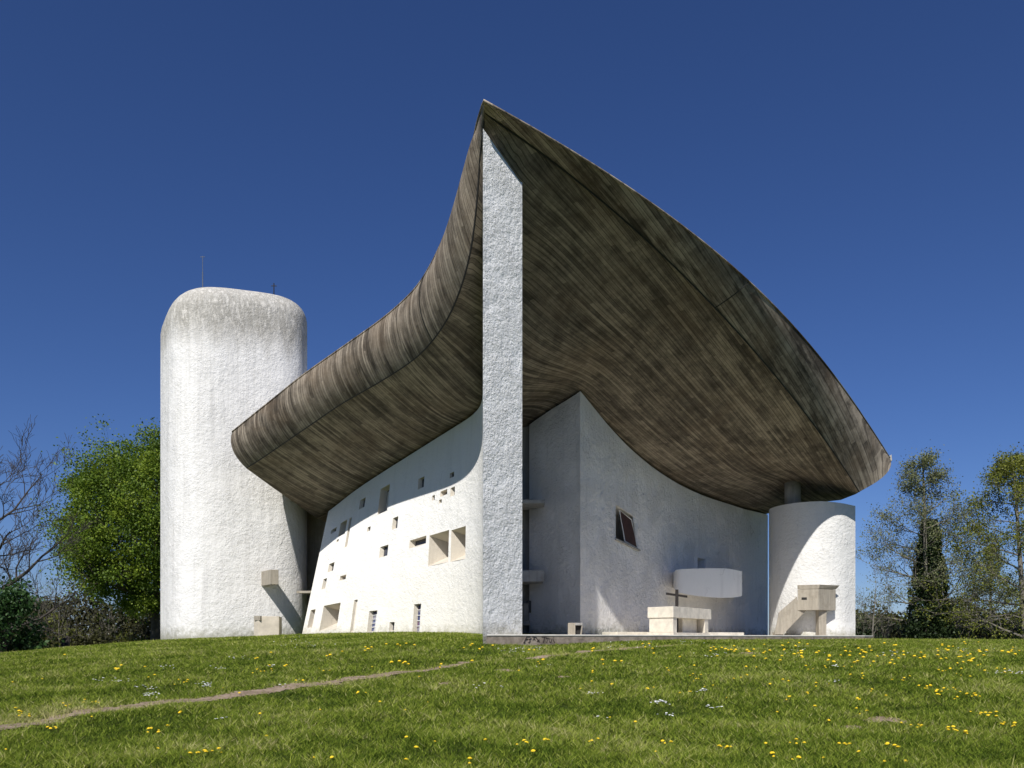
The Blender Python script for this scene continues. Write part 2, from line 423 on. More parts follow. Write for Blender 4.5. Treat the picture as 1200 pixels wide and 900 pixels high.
# curled waterspout lip at the north-east tip and small vertical casting joints
jb = MB(); a = P(1039,541,44.0); jb.hexa([a, a+Vector((.25,-.1,.02)), a+Vector((.30,.25,.02)), a+Vector((.02,.3,0))],[a+Vector((0,0,.18)), a+Vector((.22,-.1,.36)), a+Vector((.26,.25,.36)), a+Vector((0,.3,.18))])
adopt(jb.build('rim_corner', M_concg, bevel=.03))
for i in (int(NS*.62), iPR+int(NS*.44)):
    jb = MB(); n = outward(i)
    if n.dot(Vector((ringT[i].x,ringT[i].y,0))-cen) < 0: n = -n
    jb.tube([p+n*.004 for p in secs[i]], .022, 5); adopt(jb.build('casting_joint', M_dark))

# ------------------------------------------------------------------ walls with real openings
def solve_uv(S, px, py):
    r1 = (px-CX)/F; r2 = (HY-py)/F
    u, v = .5, .5
    for _ in range(40):
        p = S(u, v); e = np.array([p.x/p.y-r1, p.z/p.y-r2])
        if abs(e).max() < 1e-7: break
        h = 1e-4; pu = S(u+h, v); pv = S(u, v+h)
        J = np.array([[(pu.x/pu.y-p.x/p.y)/h,(pv.x/pv.y-p.x/p.y)/h],[(pu.z/pu.y-p.z/p.y)/h,(pv.z/pv.y-p.z/p.y)/h]])
        d = np.linalg.solve(J, -e); u += float(np.clip(d[0],-.2,.2)); v += float(np.clip(d[1],-.2,.2))
        u = min(max(u,0.0),1.0); v = min(max(v,0.0),1.0)
    return u, v
def wall_skin(S, wins, nu, nv, name, mat, recess=None):
    """skin of the wall with rectangular holes (u0,u1,v0,v1,...)"""
    us = sorted(set([i/nu for i in range(nu+1)]+[w[0] for w in wins]+[w[1] for w in wins]))
    vs = sorted(set([i/nv for i in range(nv+1)]+[w[2] for w in wins]+[w[3] for w in wins]))
    verts = [S(u, v) for v in vs for u in us]; faces = []; nU = len(us)
    for j in range(len(vs)-1):
        for i in range(nU-1):
            um, vm = (us[i]+us[i+1])/2, (vs[j]+vs[j+1])/2
            if any(w[0] < um < w[1] and w[2] < vm < w[3] for w in wins): continue
            a = j*nU+i; faces.append((a, a+1, a+1+nU, a+nU))
    return mesh_obj(name, verts, faces, mat, None, True, False), us, vs
def normal_in(S, u, v):
    h = 1e-3; a = S(min(u+h,1),v)-S(max(u-h,0),v); b = S(u,min(v+h,1))-S(u,max(v-h,0))
    n = a.cross(b).normalized()
    if n.y < 0: n = -n
    return Vector((n.x, n.y, 0)).normalized()
def make_window(S, w, mat_glass, depth, inner, mull=None, mat=None):
    """splayed reveal, glass and frame; inner = fractions (a0,a1,b0,b1) of the opening reached at the glass"""
    u0,u1,v0,v1 = w[:4]; n = normal_in(S,(u0+u1)/2,(v0+v1)/2)
    a0,a1,b0,b1 = inner
    def pt(a, b, d): return S(u0+(u1-u0)*a, v0+(v1-v0)*b)+n*d
    o = [pt(0,0,0),pt(1,0,0),pt(1,1,0),pt(0,1,0)]; i_ = [pt(a0,b0,depth),pt(a1,b0,depth),pt(a1,b1,depth),pt(a0,b1,depth)]
    r = mesh_obj('window', o+i_, [(0,1,5,4),(1,2,6,5),(2,3,7,6),(3,0,4,7)], mat or M_reveal, None, False, False)
    adopt(r)
    gl = mesh_obj('back_panel' if mat_glass is M_reveal else 'glass', [p+n*.01 for p in i_], [(0,1,2,3)], mat_glass, None, False, False); adopt_sub(gl, r)
    if mull:
        mb = MB(); c = lambda a, b: i_[0].lerp(i_[1],a).lerp(i_[3].lerp(i_[2],a), b)-n*.02
        for a in mull[0]: mb.tube([c(a,0),c(a,1)], .022, 4)
        for b in mull[1]: mb.tube([c(0,b),c(1,b)], .022, 4)
        adopt_sub(mb.build('frame', M_frame), r)
    return r

def S_south(u, v):
    a, b = S_BOT(u), S_TOP(u); z1 = TZ(u); z0 = -.6
    fl = (1-v)**2*.0
    return Vector((a.x+(b.x-a.x)*v-fl*.79, a.y+(b.y-a.y)*v-fl*.6, z0+(z1-z0)*v))
_us = np.linspace(0,1,81); _tz = [float(under(S_TOP(u).x, S_TOP(u).y)[0])-.10 for u in _us]
TZ = lambda u: float(np.interp(u, _us, _tz))
# openings read off the photograph: left, right (mid height), top, bottom
SW = [ (421.5,427.5,585,595,'s'),(444.5,455,571,600,'r'),(490,496.8,560,572,'s'),(527,532,553.8,559.5,'t'),
 (516,524,574.6,580.6,'w'),(527.8,533,571,581,'s'),(506.3,509.5,580.5,586.2,'t'),(514.2,517.6,585.5,589.6,'t'),
 (460,466,606.3,619.5,'s'),(480,499.2,630.6,640,'w'),(502.6,525.6,624.5,661,'L'),(528.5,545.5,619,656.5,'L'),
 (445,454.4,639.8,652.3,'s'),(430.5,434,617.5,622.3,'t'),(388.3,393.8,619.7,624,'s'),(398.2,405.2,611.8,626.5,'r'),
 (406.8,409.4,608.5,640,'slit'),(394.4,396.8,632.3,635,'t'),(385,391,660.2,669.4,'s'),(398.4,405.2,674.4,679.4,'w'),
 (378,382,678.5,690,'s'),(362.2,367.6,714.8,735.5,'r'),(377,396.5,708.5,738.5,'L'),(412.6,416.6,703.2,741,'slit'),
 (431.4,441,715.8,740.3,'g'),(456.2,462,729,739.6,'s'),(484.2,492.6,707.8,741,'g')]
wins = []
for (xl,xr,yt,yb,k) in SW:
    ym = (yt+yb)/2; xm = (xl+xr)/2
    u0 = solve_uv(S_south, xl, ym)[0]; u1 = solve_uv(S_south, xr, ym)[0]; v1 = solve_uv(S_south, xm, yt)[1]; v0 = solve_uv(S_south, xm, yb)[1]
    wins.append((min(u0,u1),max(u0,u1),min(v0,v1),max(v0,v1),k))
sw, _, _ = wall_skin(S_south, wins, 70, 36, 'south_wall', M_south); adopt(sw)
KIND = {'s':(.17,(.18,.98,.12,.97),None,M_glass),'t':(.10,(.1,.98,.1,.97),None,M_glass),'m':(.30,(.10,.85,.10,.95),None,M_glass),
        'r':(.40,(.05,.90,.10,.95),None,M_reveal),'w':(.26,(.08,.80,.30,.92),None,M_glass),'L':(1.0,(.10,.80,.35,.80),((.5,),()),M_glass),'slit':(.10,(.1,.95,.05,.98),None,M_reveal),
        'g':(.22,(.12,.98,.03,.98),((.5,),(.2,.4,.6,.8)),M_stain)}
for w in wins:
    d, inner, mull, gm = KIND[w[4]]; make_window(S_south, w, gm, d, inner, mull)

# solid body of the south wall: west end, inner face, and the fin that carries the prow
b = MB(); nn = 24; thick = 1.3
inn = []
for i in range(nn+1):
    u = i/nn; n = normal_in(S_south, max(min(u,.97),.03), .5); inn.append((S_south(u,0)+n*thick, S_south(u,1)+n*thick))
vs = []; fs = []
for a, c in inn: vs += [a, c]
for i in range(nn): fs.append((2*i, 2*i+1, 2*i+3, 2*i+2))
b.add(vs, fs)
for j in range(12):
    b.add([S_south(0,j/12),S_south(0,(j+1)/12),inn[0][0].lerp(inn[0][1],(j+1)/12),inn[0][0].lerp(inn[0][1],j/12)],[(0,1,2,3)])
adopt(b.build('wall_core', M_south, recalc=False))

BL, BR = Vector((-.85,25.0)), Vector((.315,26.25))
blade_top = lambda x, y, k=.05: float(under(x, y)[0])-k
# prow blade: front face towards the lawn, left and right faces run back under the roof
bv, bf = [], []
def strip(curve, topf, z0, nz, nu):
    base = len(bv)
    for i in range(nu+1):
        q = curve(i/nu); zt = topf(q, i/nu)
        for j in range(nz+1): bv.append(Vector((q.x,q.y,z0+(zt-z0)*j/nz)))
    for i in range(nu):
        for j in range(nz):
            a = base+i*(nz+1)+j; bf.append((a, a+nz+1, a+nz+2, a+1))
zBL, zBR = .5965*25.0, .533*26.25
fr = lambda s: BL.lerp(BR, s)
strip(fr, lambda q, s: (zBL+(zBR-zBL)*min(s/.93,1)) if s < .93 else zBR, -.6, 40, 15)
adopt(mesh_obj('prow_blade', bv, bf, M_blade, None, False, True))
bv, bf = [], []
LQ = S_TOP(1.0)
LB = S_BOT(1.0)
strip(lambda s: Vector((LB.x,LB.y)).lerp(BL, s), lambda q, s: min(float(under(q.x,q.y)[0])+.15, zBL) , -.6, 20, 14)
# sliver between battered wall end and fin
bv += [S_south(1,0),S_south(1,1),Vector((LB.x,LB.y,float(TZ(1)))),Vector((LB.x,LB.y,-.6))]; k = len(bv); bf.append((k-4,k-3,k-2,k-1))
strip(lambda s: BR.lerp(Vector((.47,39.6)), s), lambda q, s: min(float(under(q.x,q.y)[0])+.15, zBR), -.6, 20, 20)
adopt(mesh_obj('prow_fin', bv, bf, M_south, None, False, True))
b = MB()
for i in range(10):    # sloping top of the blade
    q0 = fr(i/10); q1 = fr((i+1)/10); bk = Vector((-.25,2.2))
    z0 = zBL+(zBR-zBL)*min(i/10/.93,1); z1 = zBL+(zBR-zBL)*min((i+1)/10/.93,1)
    b.add([(q0.x,q0.y,z0),(q1.x,q1.y,z1),(q1.x-.05,q1.y+2,z1-.3),(q0.x-.05,q0.y+2,z0-.3)],[(0,1,2,3)])
adopt(b.build('blade_coping', M_blade))

# east wall
_eu = np.linspace(0,1,61); _ez = [float(under(E_W(u).x, E_W(u).y)[0])-.13 for u in _eu]
EZ = lambda u: float(np.interp(u, _eu, _ez))
def S_east(u, v):
    q = E_W(u); z1 = EZ(u); return Vector((q.x, q.y, -.1+(z1+.1)*v))
ew = []
for (xl,xr,yt,yb,k) in [(721.5,747.5,600,637,'niche'),(817.5,826.8,654.5,669.5,'small')]:
    ym = (yt+yb)/2; xm = (xl+xr)/2
    u0 = solve_uv(S_east, xl, ym)[0]; u1 = solve_uv(S_east, xr, ym)[0]; v1 = solve_uv(S_east, xm, yt)[1]; v0 = solve_uv(S_east, xm, yb)[1]
    ew.append((min(u0,u1),max(u0,u1),min(v0,v1),max(v0,v1),k))
ewall, _, _ = wall_skin(S_east, ew, 50, 30, 'east_wall', M_east); adopt(ewall)
# return wall and thickness behind
b = MB()
A = Vector(E_A); R = Vector(R_L)
rv, rf = [], []
for i in range(9):
    q = R.lerp(A, i/8); zt = float(under(q.x,q.y)[0])-.13
    for j in range(13): rv.append((q.x,q.y,-.1+(zt+.1)*j/12))
for i in range(8):
    for j in range(12): a = i*13+j; rf.append((a,a+13,a+14,a+1))
adopt(mesh_obj('return_wall', rv, rf, M_east, None, True, False))
# dark sheets painted as shade in the clerestory slot between walls and shell
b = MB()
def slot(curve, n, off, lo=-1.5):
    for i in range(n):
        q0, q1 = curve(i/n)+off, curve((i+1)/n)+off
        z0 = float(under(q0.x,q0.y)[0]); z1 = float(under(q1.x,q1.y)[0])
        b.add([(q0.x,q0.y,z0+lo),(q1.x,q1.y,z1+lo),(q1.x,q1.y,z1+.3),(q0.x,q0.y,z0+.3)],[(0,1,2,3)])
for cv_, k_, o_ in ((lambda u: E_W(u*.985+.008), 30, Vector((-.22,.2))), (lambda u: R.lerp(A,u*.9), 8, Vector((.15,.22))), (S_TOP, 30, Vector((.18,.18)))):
    b = MB(); slot(cv_, k_, o_); adopt(mesh_obj('clerestory_shade', b.v, b.f, M_dark, None, False, False, True))

b = MB()   # back and north enclosure of the nave
b.box((15.28,51.03),(14.8,51.4),.3,-.5,EZ(1)); pts = [(15.2,51.1),(9,53.0),(0,53.6),(-7.5,52),(-8.2,46.0)]
for p, q in zip(pts[:-1], pts[1:]):
    zz = min(float(under(p[0],p[1])[0]), float(under(q[0],q[1])[0])); b.box(p, q, -.4, -2, zz+.1)
adopt(b.build('north_wall', M_east))

# niche window details
def niche(w):
    r = make_window(S_east, w, M_conc, .7, (.0,1.0,0,1), None, M_east)
    u0,u1,v0,v1 = w[:4]; n = normal_in(S_east,(u0+u1)/2,(v0+v1)/2)
    def pt(a, bb, d): return S_east(u0+(u1-u0)*a, v0+(v1-v0)*bb)+n*d
    q = [pt(.50,.08,.10),pt(.99,.02,.03),pt(.74,.86,.03),pt(.26,.95,.10)]
    m1 = mesh_obj('shutter', q, [(0,1,2,3)], M_maroon, None, False, False); adopt_sub(m1, r)
    fb = MB(); fb.tube(q+[q[0]], .035, 4); adopt_sub(fb.build('frame', M_frame), r)
    sb = MB(); s = [pt(-.04,-.03,-.10),pt(1.04,-.03,-.10),pt(1.04,-.03,.2),pt(-.04,-.03,.2)]
    sb.hexa([p-Vector((0,0,.07)) for p in s], s); adopt_sub(sb.build('sill', M_concg), r)
    cb = MB(); e = [pt(.80,.98,.0),pt(1.0,.98,.0),pt(1.0,.03,.0)]
    cb.add([pt(.78,1,.02),pt(1.0,1,.02),pt(1.0,.0,.02)],[(0,1,2)]); adopt_sub(cb.build('splay', M_east), r)
niche(ew[0]); make_window(S_east, ew[1], M_dark, .6, (.1,.9,.0,.9), None, M_east)

# white pulpit balcony on the east wall
b = MB(); zt = 3.22
pl = [E_W(solve_ratio(E_W,.191))+Vector((-.1,.2)), Vector((.1925*41.9,41.9)), Vector((.215*41.9,41.9)), Vector((.24*42.2,42.2)), Vector((.254*42.5,42.5)), Vector((.264*43.0,43.0)), Vector((.2695*43.2,43.2)), E_W(solve_ratio(E_W,.262))+Vector((.1,.5)), E_W(solve_ratio(E_W,.235))+Vector((-.3,.4))]
zb = [2.6,2.25,2.05,1.97,1.98,2.04,2.1,2.3,2.3]
ztt = [3.30,3.32,3.38,3.42,3.42,3.38,3.36,3.3,3.3]
_c4 = [Vector((p.x,p.y,a_,b_)) for p, a_, b_ in zip(pl, zb, ztt)]; _o = []; n = len(_c4)
for i in range(n):
    p0,p1,p2,p3 = [_c4[(i+d_)%n] for d_ in (-1,0,1,2)]
    for j_ in range(5 if 1 <= i <= 4 else 1):
        t_ = j_/5; _o.append(.5*((2*p1)+(-p0+p2)*t_+(2*p0-5*p1+4*p2-p3)*t_*t_+(-p0+3*p1-3*p2+p3)*t_**3))
pl = [Vector((q[0],q[1])) for q in _o]; zb = [q[2] for q in _o]; ztt = [q[3] for q in _o]
n = len(pl); vs = [(p.x,p.y,z) for p,z in zip(pl,zb)]+[(p.x,p.y,z) for p,z in zip(pl,ztt)]
c0 = sum(pl, Vector((0,0)))/n
vs += [(c0.x,c0.y,2.0),(c0.x,c0.y,3.1)]
b.add(vs, [(i,(i+1)%n,n+(i+1)%n,n+i) for i in range(n)]+[(2*n,(i+1)%n,i) for i in range(n)]+[(2*n+1,n+i,n+(i+1)%n) for i in range(n)])
o_ = adopt(b.build('pulpit_balcony', M_smooth)); o_.data.polygons.foreach_set('use_smooth',[True]*len(o_.data.polygons)); o_.data.set_sharp_from_angle(angle=math.radians(48))

# concrete pieces in the recess beside the prow
b = MB(); b.box((.2,38.9),(.95,38.9),.5,-.3,float(under(.6,39)[0])+.1); adopt(b.build('recess_pier', M_concg, bevel=.02))
b = MB(); z = (HY-591)/F*37.0; b.box((.42,36.7),(1.42,36.7),2.4,z,z+.16); adopt(b.build('upper_ledge', M_concg, bevel=.015))
b = MB(); z = (HY-682)/F*36.9; b.box((.42,36.6),(1.36,36.6),2.4,z,z+.48); adopt(b.build('door_lintel', M_concg, bevel=.015))
b = MB(); b.box((.66,38.4),(.97,38.4),.45,(HY-718)/F*38.4,(HY-704)/F*38.4); adopt(b.build('letter_box', M_black, bevel=.01))
b = MB(); z = (HY-733)/F*38; b.box((.42,38.1),(.80,38.1),.8,z,z+.2); b.box((.5,38.3),(.74,38.3),.6,z+.2,z+1.0); adopt(b.build('holy_water_basin', M_conc, bevel=.02))
# concrete back wall between the tower and the south wall
b = MB(); b.box((-11.6,46.4),(-7.6,45.0),.6,-.5,7.9); b.box((-10.45,45.98),(-10.2,45.9),.3,-.5,7.4); adopt(b.build('link_wall', M_conc, bevel=.02))
b = MB(); z = (HY-695)/F*43.2; b.box((-10.95,43.4),(-9.9,43.2),2.0,z,z+.12); adopt(b.build('door_canopy', M_conc, bevel=.015))

# ------------------------------------------------------------------ tower
TC = Vector((-15.05,48.9)); HX, HYY = 3.62, 3.9; RT = 1.32
xl, xr = -.412, -.240
def tower_plan(th, inset):
    # superellipse turned so that its right side faces the south wall
    e = 3.6; c, s = math.cos(th), math.sin(th)
    a, bq = HX-inset, HYY-inset
    x = a*abs(c)**(2/e)*(1 if c >= 0 else -1); y = bq*abs(s)**(2/e)*(1 if s >= 0 else -1)
    r = math.radians(TROT); return Vector((TC.x+x*math.cos(r)-y*math.sin(r), TC.y+x*math.sin(r)+y*math.cos(r)))
TROT = 30
def _span():
    r_ = [(lambda q: q.x/q.y)(tower_plan(2*math.pi*k/360, 0)) for k in range(360)]; return min(r_), max(r_)
for _ in range(12):
    a_, b_ = _span(); TC.x += ((-.412-.240)-(a_+b_))*.5*TC.y; HX *= 1+((-.240+.412)-(b_-a_))*.8/.172; HYY = HX*1.02
TC.y = TC.y+(41.2-min(tower_plan(2*math.pi*k/360, 0).y for k in range(360)))
for _ in range(12):
    a_, b_ = _span(); TC.x += ((-.412-.240)-(a_+b_))*.5*TC.y; HX *= 1+((-.240+.412)-(b_-a_))*.8/.172; HYY = HX*1.02
NT = 72; prof = [(0.0, -1.0)]+[(0.0, z) for z in np.linspace(.5, 15.6, 24)]
TZT = 17.55
prof += [(RT*(1-math.cos(a)), TZT-RT+RT*math.sin(a)) for a in np.linspace(.08, math.pi/2, 10)]
prof += [(2.6, TZT+.01),(3.7,TZT+.02)]
tv = []; tf = []
for ins, z in prof:
    for k in range(NT):
        q = tower_plan(2*math.pi*k/NT, ins); tilt = (.085*(q.x-TC.x)) if z > 14.5 else 0
        tv.append((q.x, q.y, z+tilt))
for j in range(len(prof)-1):
    for k in range(NT):
        k2 = (k+1)%NT; tf.append((j*NT+k, j*NT+k2, (j+1)*NT+k2, (j+1)*NT+k))
tf.append(tuple((len(prof)-1)*NT+k for k in range(NT)))
tower = adopt(mesh_obj('tower', tv, tf, M_tower, None, True, True))
def on_tower(px, py):
    d = Vector(((px-CX)/F,1)); best = None
    for k in range(4000):
        q = tower_plan(2*math.pi*k/4000, 0)
        if abs(q.x/q.y-d.x) < .0012 and (best is None or q.y < best.y): best = q
    return Vector((best.x,best.y,(HY-py)/F*best.y))
# rain spout
s0 = on_tower(312,685); 
s0b = on_tower(326,685)
tdir = (Vector((s0.x,s0.y))-Vector((s0b.x,s0b.y))).normalized(); nrm = Vector((tdir.y,-tdir.x))
if nrm.y > 0: nrm = -nrm
b = MB(); cpt = Vector((s0.x,s0.y)) ; w = .20
zb_, zt_ = (HY-685)/F*41.6, (HY-667.5)/F*41.6
q = [cpt-tdir*w-nrm*.3, cpt+tdir*w-nrm*.3, cpt+tdir*w+nrm*1.5, cpt-tdir*w+nrm*1.5]
b.hexa([(p.x,p.y,zb_) for p in q],[(p.x,p.y,zt_) for p in q]); sp = b.build('water_spout', M_conc, bevel=.02); adopt_sub(sp, tower)
b = MB(); r0 = P(237.5,300,44); r1 = P(237.5,339,44); b.tube([r1-Vector((0,0,1)),r1+Vector((0,0,.9))],.03,6); b.tube([r1+Vector((0,0,.9)),r0],.017,6)
b.tube([r0-Vector((.12,0,.05)),r0+Vector((.12,0,-.05))],.015,5); adopt_sub(b.build('lightning_rod', M_rod), tower)
b = MB(); r0 = P(321,332,45); r1 = P(321,343,45); b.tube([r1-Vector((0,0,.6)),r0],.03,6); b.tube([r0-Vector((.14,0,.14)),r0+Vector((.14,0,-.14))],.025,5); adopt_sub(b.build('iron_cross', M_black), tower)

# ------------------------------------------------------------------ round white pillar tower, column, outdoor pulpit
ctl = [(-1.75,2.0),(-1.78,1.2),(-1.55,.35),(-1.0,-.40),(-.25,-.80),(.55,-.88),(1.35,-.62),(2.02,-.20),(2.10,.0),(2.0,1.5),(1.4,3.0),(0,3.6),(-1.3,3.1)]
RC = Vector((15.685,44.2))
def smooth_closed(c, k=6, sharp=(7,8)):
    out = []; n = len(c)
    for i in range(n):
        p0,p1,p2,p3 = [Vector(c[(i+d)%n]) for d in (-1,0,1,2)]
        if i in sharp or (i+1)%n in sharp:
            for j in range(k): out.append(p1.lerp(p2,j/k))
            continue
        for j in range(k):
            t = j/k; out.append(.5*((2*p1)+(-p0+p2)*t+(2*p0-5*p1+4*p2-p3)*t*t+(-p0+3*p1-3*p2+p3)*t**3))
    return out
pl = [RC+p for p in smooth_closed(ctl)]
b = MB(); nz = 16; n = len(pl); zt = lambda p: 6.92-(max(0,p.x-RC.x)*.07)
vs = []; fs = []
for j in range(nz+1):
    for p in pl: vs.append((p.x,p.y,-.1+(zt(p)+.1)*j/nz))
for j in range(nz):
    for i in range(n): fs.append((j*n+i, j*n+(i+1)%n, (j+1)*n+(i+1)%n, (j+1)*n+i))
fs.append(tuple(nz*n+i for i in range(n)))
rt = mesh_obj('curved_white_pier', vs, fs, M_round, None, False, True); adopt(rt)
me = rt.data; me.polygons.foreach_set('use_smooth',[True]*len(me.polygons)); me.set_sharp_from_angle(angle=math.radians(35))
b = MB(); cc = Vector((.329*45.6,45.6)); b.tube([(cc.x,cc.y,6.8),(cc.x,cc.y,float(under(cc.x,cc.y)[0])+.3)],.42,20); adopt(b.build('roof_column', M_concg, smooth=True))

# pulpit box: near corner below px 959
pc = Vector((.3590*42.3,42.3)); pL = Vector((.3345*42.75,42.75)); pR = Vector((.3795*42.95,42.95)); pB = pL+(pR-pc)
z0, z1 = 1.36, 2.62
b = MB(); op = Vector((.10,-.05))
rr = [pc, pR, pB, pL]
b.hexa([(p.x,p.y,z0) for p in rr],[(p.x,p.y,z1-.22) for p in rr])
lip = [pc+Vector((.06,-.06)), pR+Vector((.20,-.02)), pB, pL+Vector((-.02,-.03))]
b2 = MB(); b2.hexa([(p.x,p.y,z1-.21) for p in rr],[(p.x,p.y,z1) for p in lip])
pulp = adopt(b.build('outdoor_pulpit', M_conc, bevel=.015)); adopt_sub(b2.build('lectern_lip', M_conc, bevel=.012), pulp)
b = MB(); e = pc.lerp(pL,.55); e2 = pc.lerp(pL,.80); nn_ = Vector((-.3,-.95))*.012
b.hexa([(e2.x+nn_.x,e2.y+nn_.y,1.88),(e.x+nn_.x,e.y+nn_.y,1.88),(e.x,e.y+.05,1.88),(e2.x,e2.y+.05,1.88)],[(e2.x+nn_.x,e2.y+nn_.y,2.0),(e.x+nn_.x,e.y+nn_.y,2.0),(e.x,e.y+.05,2.0),(e2.x,e2.y+.05,2.0)])
adopt_sub(b.build('slot_shade', M_dark), pulp)  # dark block set on the face as the shade of the slot
b = MB(); pq = Vector((.361*42.9,42.9)); b.hexa([(pq.x-.14,pq.y-.25,.05),(pq.x+.24,pq.y-.2,.05),(pq.x+.24,pq.y+.2,.05),(pq.x-.14,pq.y+.2,.05)],[(pq.x-.16,pq.y-.25,z0+.02),(pq.x+.26,pq.y-.2,z0+.02),(pq.x+.26,pq.y+.2,z0+.02),(pq.x-.16,pq.y+.2,z0+.02)])
adopt_sub(b.build('post', M_conc, bevel=.01), pulp)
b = MB(); D0 = 42.75
sd = [P(934,699,D0),P(912.5,718,D0+.05),P(912.0,723,D0+.05),P(907.5,743.5,D0+.1),P(917.5,743.5,D0+.1),P(945,715.5,D0),P(936,713,D0)]
bk = [p+Vector((.05,.22,0)) for p in sd]; n = len(sd)
b.add(sd+bk, [tuple(range(n)), tuple(range(2*n-1,n-1,-1))]+[(i,(i+1)%n,n+(i+1)%n,n+i) for i in range(n)])
adopt_sub(b.build('stair_parapet', M_conc, bevel=.01), pulp)
b = MB()
for k in range(6):
    a = P(911+k*4.2, 741-k*4.6, D0+.25); b.box((a.x,a.y),(a.x+.3,a.y),.8,a.z-.16,a.z)
adopt_sub(b.build('stair', M_conc), pulp)

# ------------------------------------------------------------------ terrace
F0, F1 = Vector((-.74,24.72)), Vector((17.2,41.6)); ZP = .08
poly = [F0, F0.lerp(F1,.33)+Vector((.03,-.03)), F0.lerp(F1,.66), F1, Vector((18.4,43.5)), Vector((19.2,50)), Vector((15.6,53)), Vector((2,54)), Vector((-.2,40)), Vector((-.1,27))]
b = MB(); b.prism([(p.x,p.y) for p in poly], -.9, ZP-.045); terr = b.build('terrace', M_plinth, recalc=True); tag(terr, kind='structure')
b = MB(); fd = (F1-F0).normalized(); fn = Vector((fd.y,-fd.x))*.015
poly2 = [p.copy() for p in poly]
for i in range(4): poly2[i] = poly2[i]+fn
b.prism([(p.x,p.y) for p in poly2], ZP-.043, ZP+.012); cop = b.build('coping', M_coping, terr, bevel=.015)
# dark scrawl on the terrace edge
strokes = [[(485,178),(505,135),(520,105)],[(515,103),(560,106)],[(500,140),(532,137)],[(480,178),(500,176)],[(572,128),(545,140),(560,158),(540,180)],
 [(585,108),(618,112),(590,150)],[(600,128),(618,150)],[(625,112),(650,150),(668,170)],[(640,165),(665,140)],[(695,108),(748,108)],[(728,110),(712,178)],[(742,128),(772,124),(752,178)],
 [(790,125),(782,168),(800,178),(815,130)],[(838,105),(830,150),(846,178)]]
b = MB()
def on_front(px, py, proud=.012):
    r = (px-CX)/F; d = F1-F0; t = (r*F0.y-F0.x)/(d.x-r*d.y); q = F0+d*t+Vector((fd.y,-fd.x))*proud
    return Vector((q.x,q.y,(HY-py)/F*q.y))
for s in strokes:
    pts = [on_front(565+x/10, 735.3+y/10) for x, y in s]
    b.tube(pts, .016, 5)
b.build('graffiti', M_graf, terr)

# ------------------------------------------------------------------ free-standing things on the terrace
def altar():
    c = Vector((.189*34.6,34.6)); l = Vector((.1588*35.7,35.7)); r = Vector((.2335*38.6,38.6)); bk = l+(r-c)
    root = empty('stone_altar', (c.x,c.y,ZP)); tag(root, 'cream stone block altar with thick slab top standing on the terrace under the roof', 'altar')
    def part(name, fn, mat=M_cream):
        m = MB(); fn(m); m.v = [v-Vector((c.x,c.y,ZP)) for v in m.v]; return m.build(name, mat, root, bevel=.012)
    zt = 1.265; zs = .81
    quad = lambda a0,a1,b0,b1: [c.lerp(r,a0)+(l-c)*b0, c.lerp(r,a1)+(l-c)*b0, c.lerp(r,a1)+(l-c)*b1, c.lerp(r,a0)+(l-c)*b1]
    H = lambda m, q, za, zb: m.hexa([(p.x,p.y,za) for p in q],[(p.x,p.y,zb) for p in q])
    part('table_slab', lambda m: H(m, quad(0,1,0,1), zs, zt))
    part('base_block', lambda m: H(m, quad(.01,.10,.02,.95), .20, zs-.003))
    part('base_block', lambda m: H(m, quad(.42,.80,.30,.85), .20, zs-.003))
    part('base_block', lambda m: H(m, quad(.83,.93,.02,.95), .20, zs-.003))
    part('plinth', lambda m: H(m, quad(-.01,.95,-.02,1.02), ZP+.016, .197))
altar()
def cross():
    x, y = .1932*36.0, 36.0
    root = empty('wooden_cross', (x,y,ZP)); tag(root, 'dark wooden cross standing up behind the cream stone altar', 'cross')
    m = MB(); m.hexa([(-.062,-.05,.014),(.062,-.05,.014),(.062,.05,.014),(-.062,.05,.014)],[(-.06,-.05,1.94),(.06,-.05,1.94),(.06,.05,1.94),(-.06,.05,1.94)]); m.build('upright', M_cross, root, bevel=.01)
    m = MB(); m.hexa([(-.47,-.13,1.72),(.47,.10,1.60),(.47,.18,1.60),(-.47,-.05,1.72)],[(-.47,-.13,1.81),(.47,.10,1.69),(.47,.18,1.69),(-.47,-.05,1.81)]); m.build('crossbar', M_cross, root, bevel=.008)
cross()
m = MB(); a = Vector((.124*36.6,36.6)); bb = Vector((.272*41.6,41.6)); m.box(a, bb, 1.0, ZP+.014, .24)
st = m.build('altar_step', M_cream, None, bevel=.012); tag(st, 'long low cream stone step lying behind the altar along the white wall', 'step')
def lamp_box():
    x, y = .0655*31, 31.0; root = empty('concrete_lamp_box', (x,y,ZP)); tag(root, 'small hollow concrete floor lamp block on the terrace below the shaded wall corner', 'floor lamp')
    m = MB(); m.hexa([(0,0,.014),(.26,-.12,.014),(.30,.22,.014),(.02,.34,.014)],[(0,0,.45),(.26,-.12,.45),(.30,.22,.45),(.02,.34,.45)]); m.build('housing', M_conc, root, bevel=.008)
    m = MB(); m.hexa([(.262,-.12,.36),(.50,-.02,.36),(.52,.26,.36),(.302,.22,.36)],[(.262,-.12,.45),(.54,-.02,.45),(.56,.26,.45),(.302,.22,.45)]); m.build('hood', M_concg, root, bevel=.006)
    m = MB(); m.hexa([(.44,-.04,.014),(.50,-.02,.014),(.52,.26,.014),(.46,.25,.014)],[(.50,-.03,.358),(.535,-.02,.358),(.555,.26,.358),(.51,.25,.358)]); m.build('side_plate', M_conc, root)
    m = MB(); m.hexa([(.262,.05,.014),(.44,.10,.014),(.45,.22,.014),(.28,.2,.014)],[(.262,.05,.355),(.49,.10,.355),(.5,.22,.355),(.28,.2,.355)]); m.build('opening', M_dark, root)  # dark block fills the hollow, its shade put into the colour
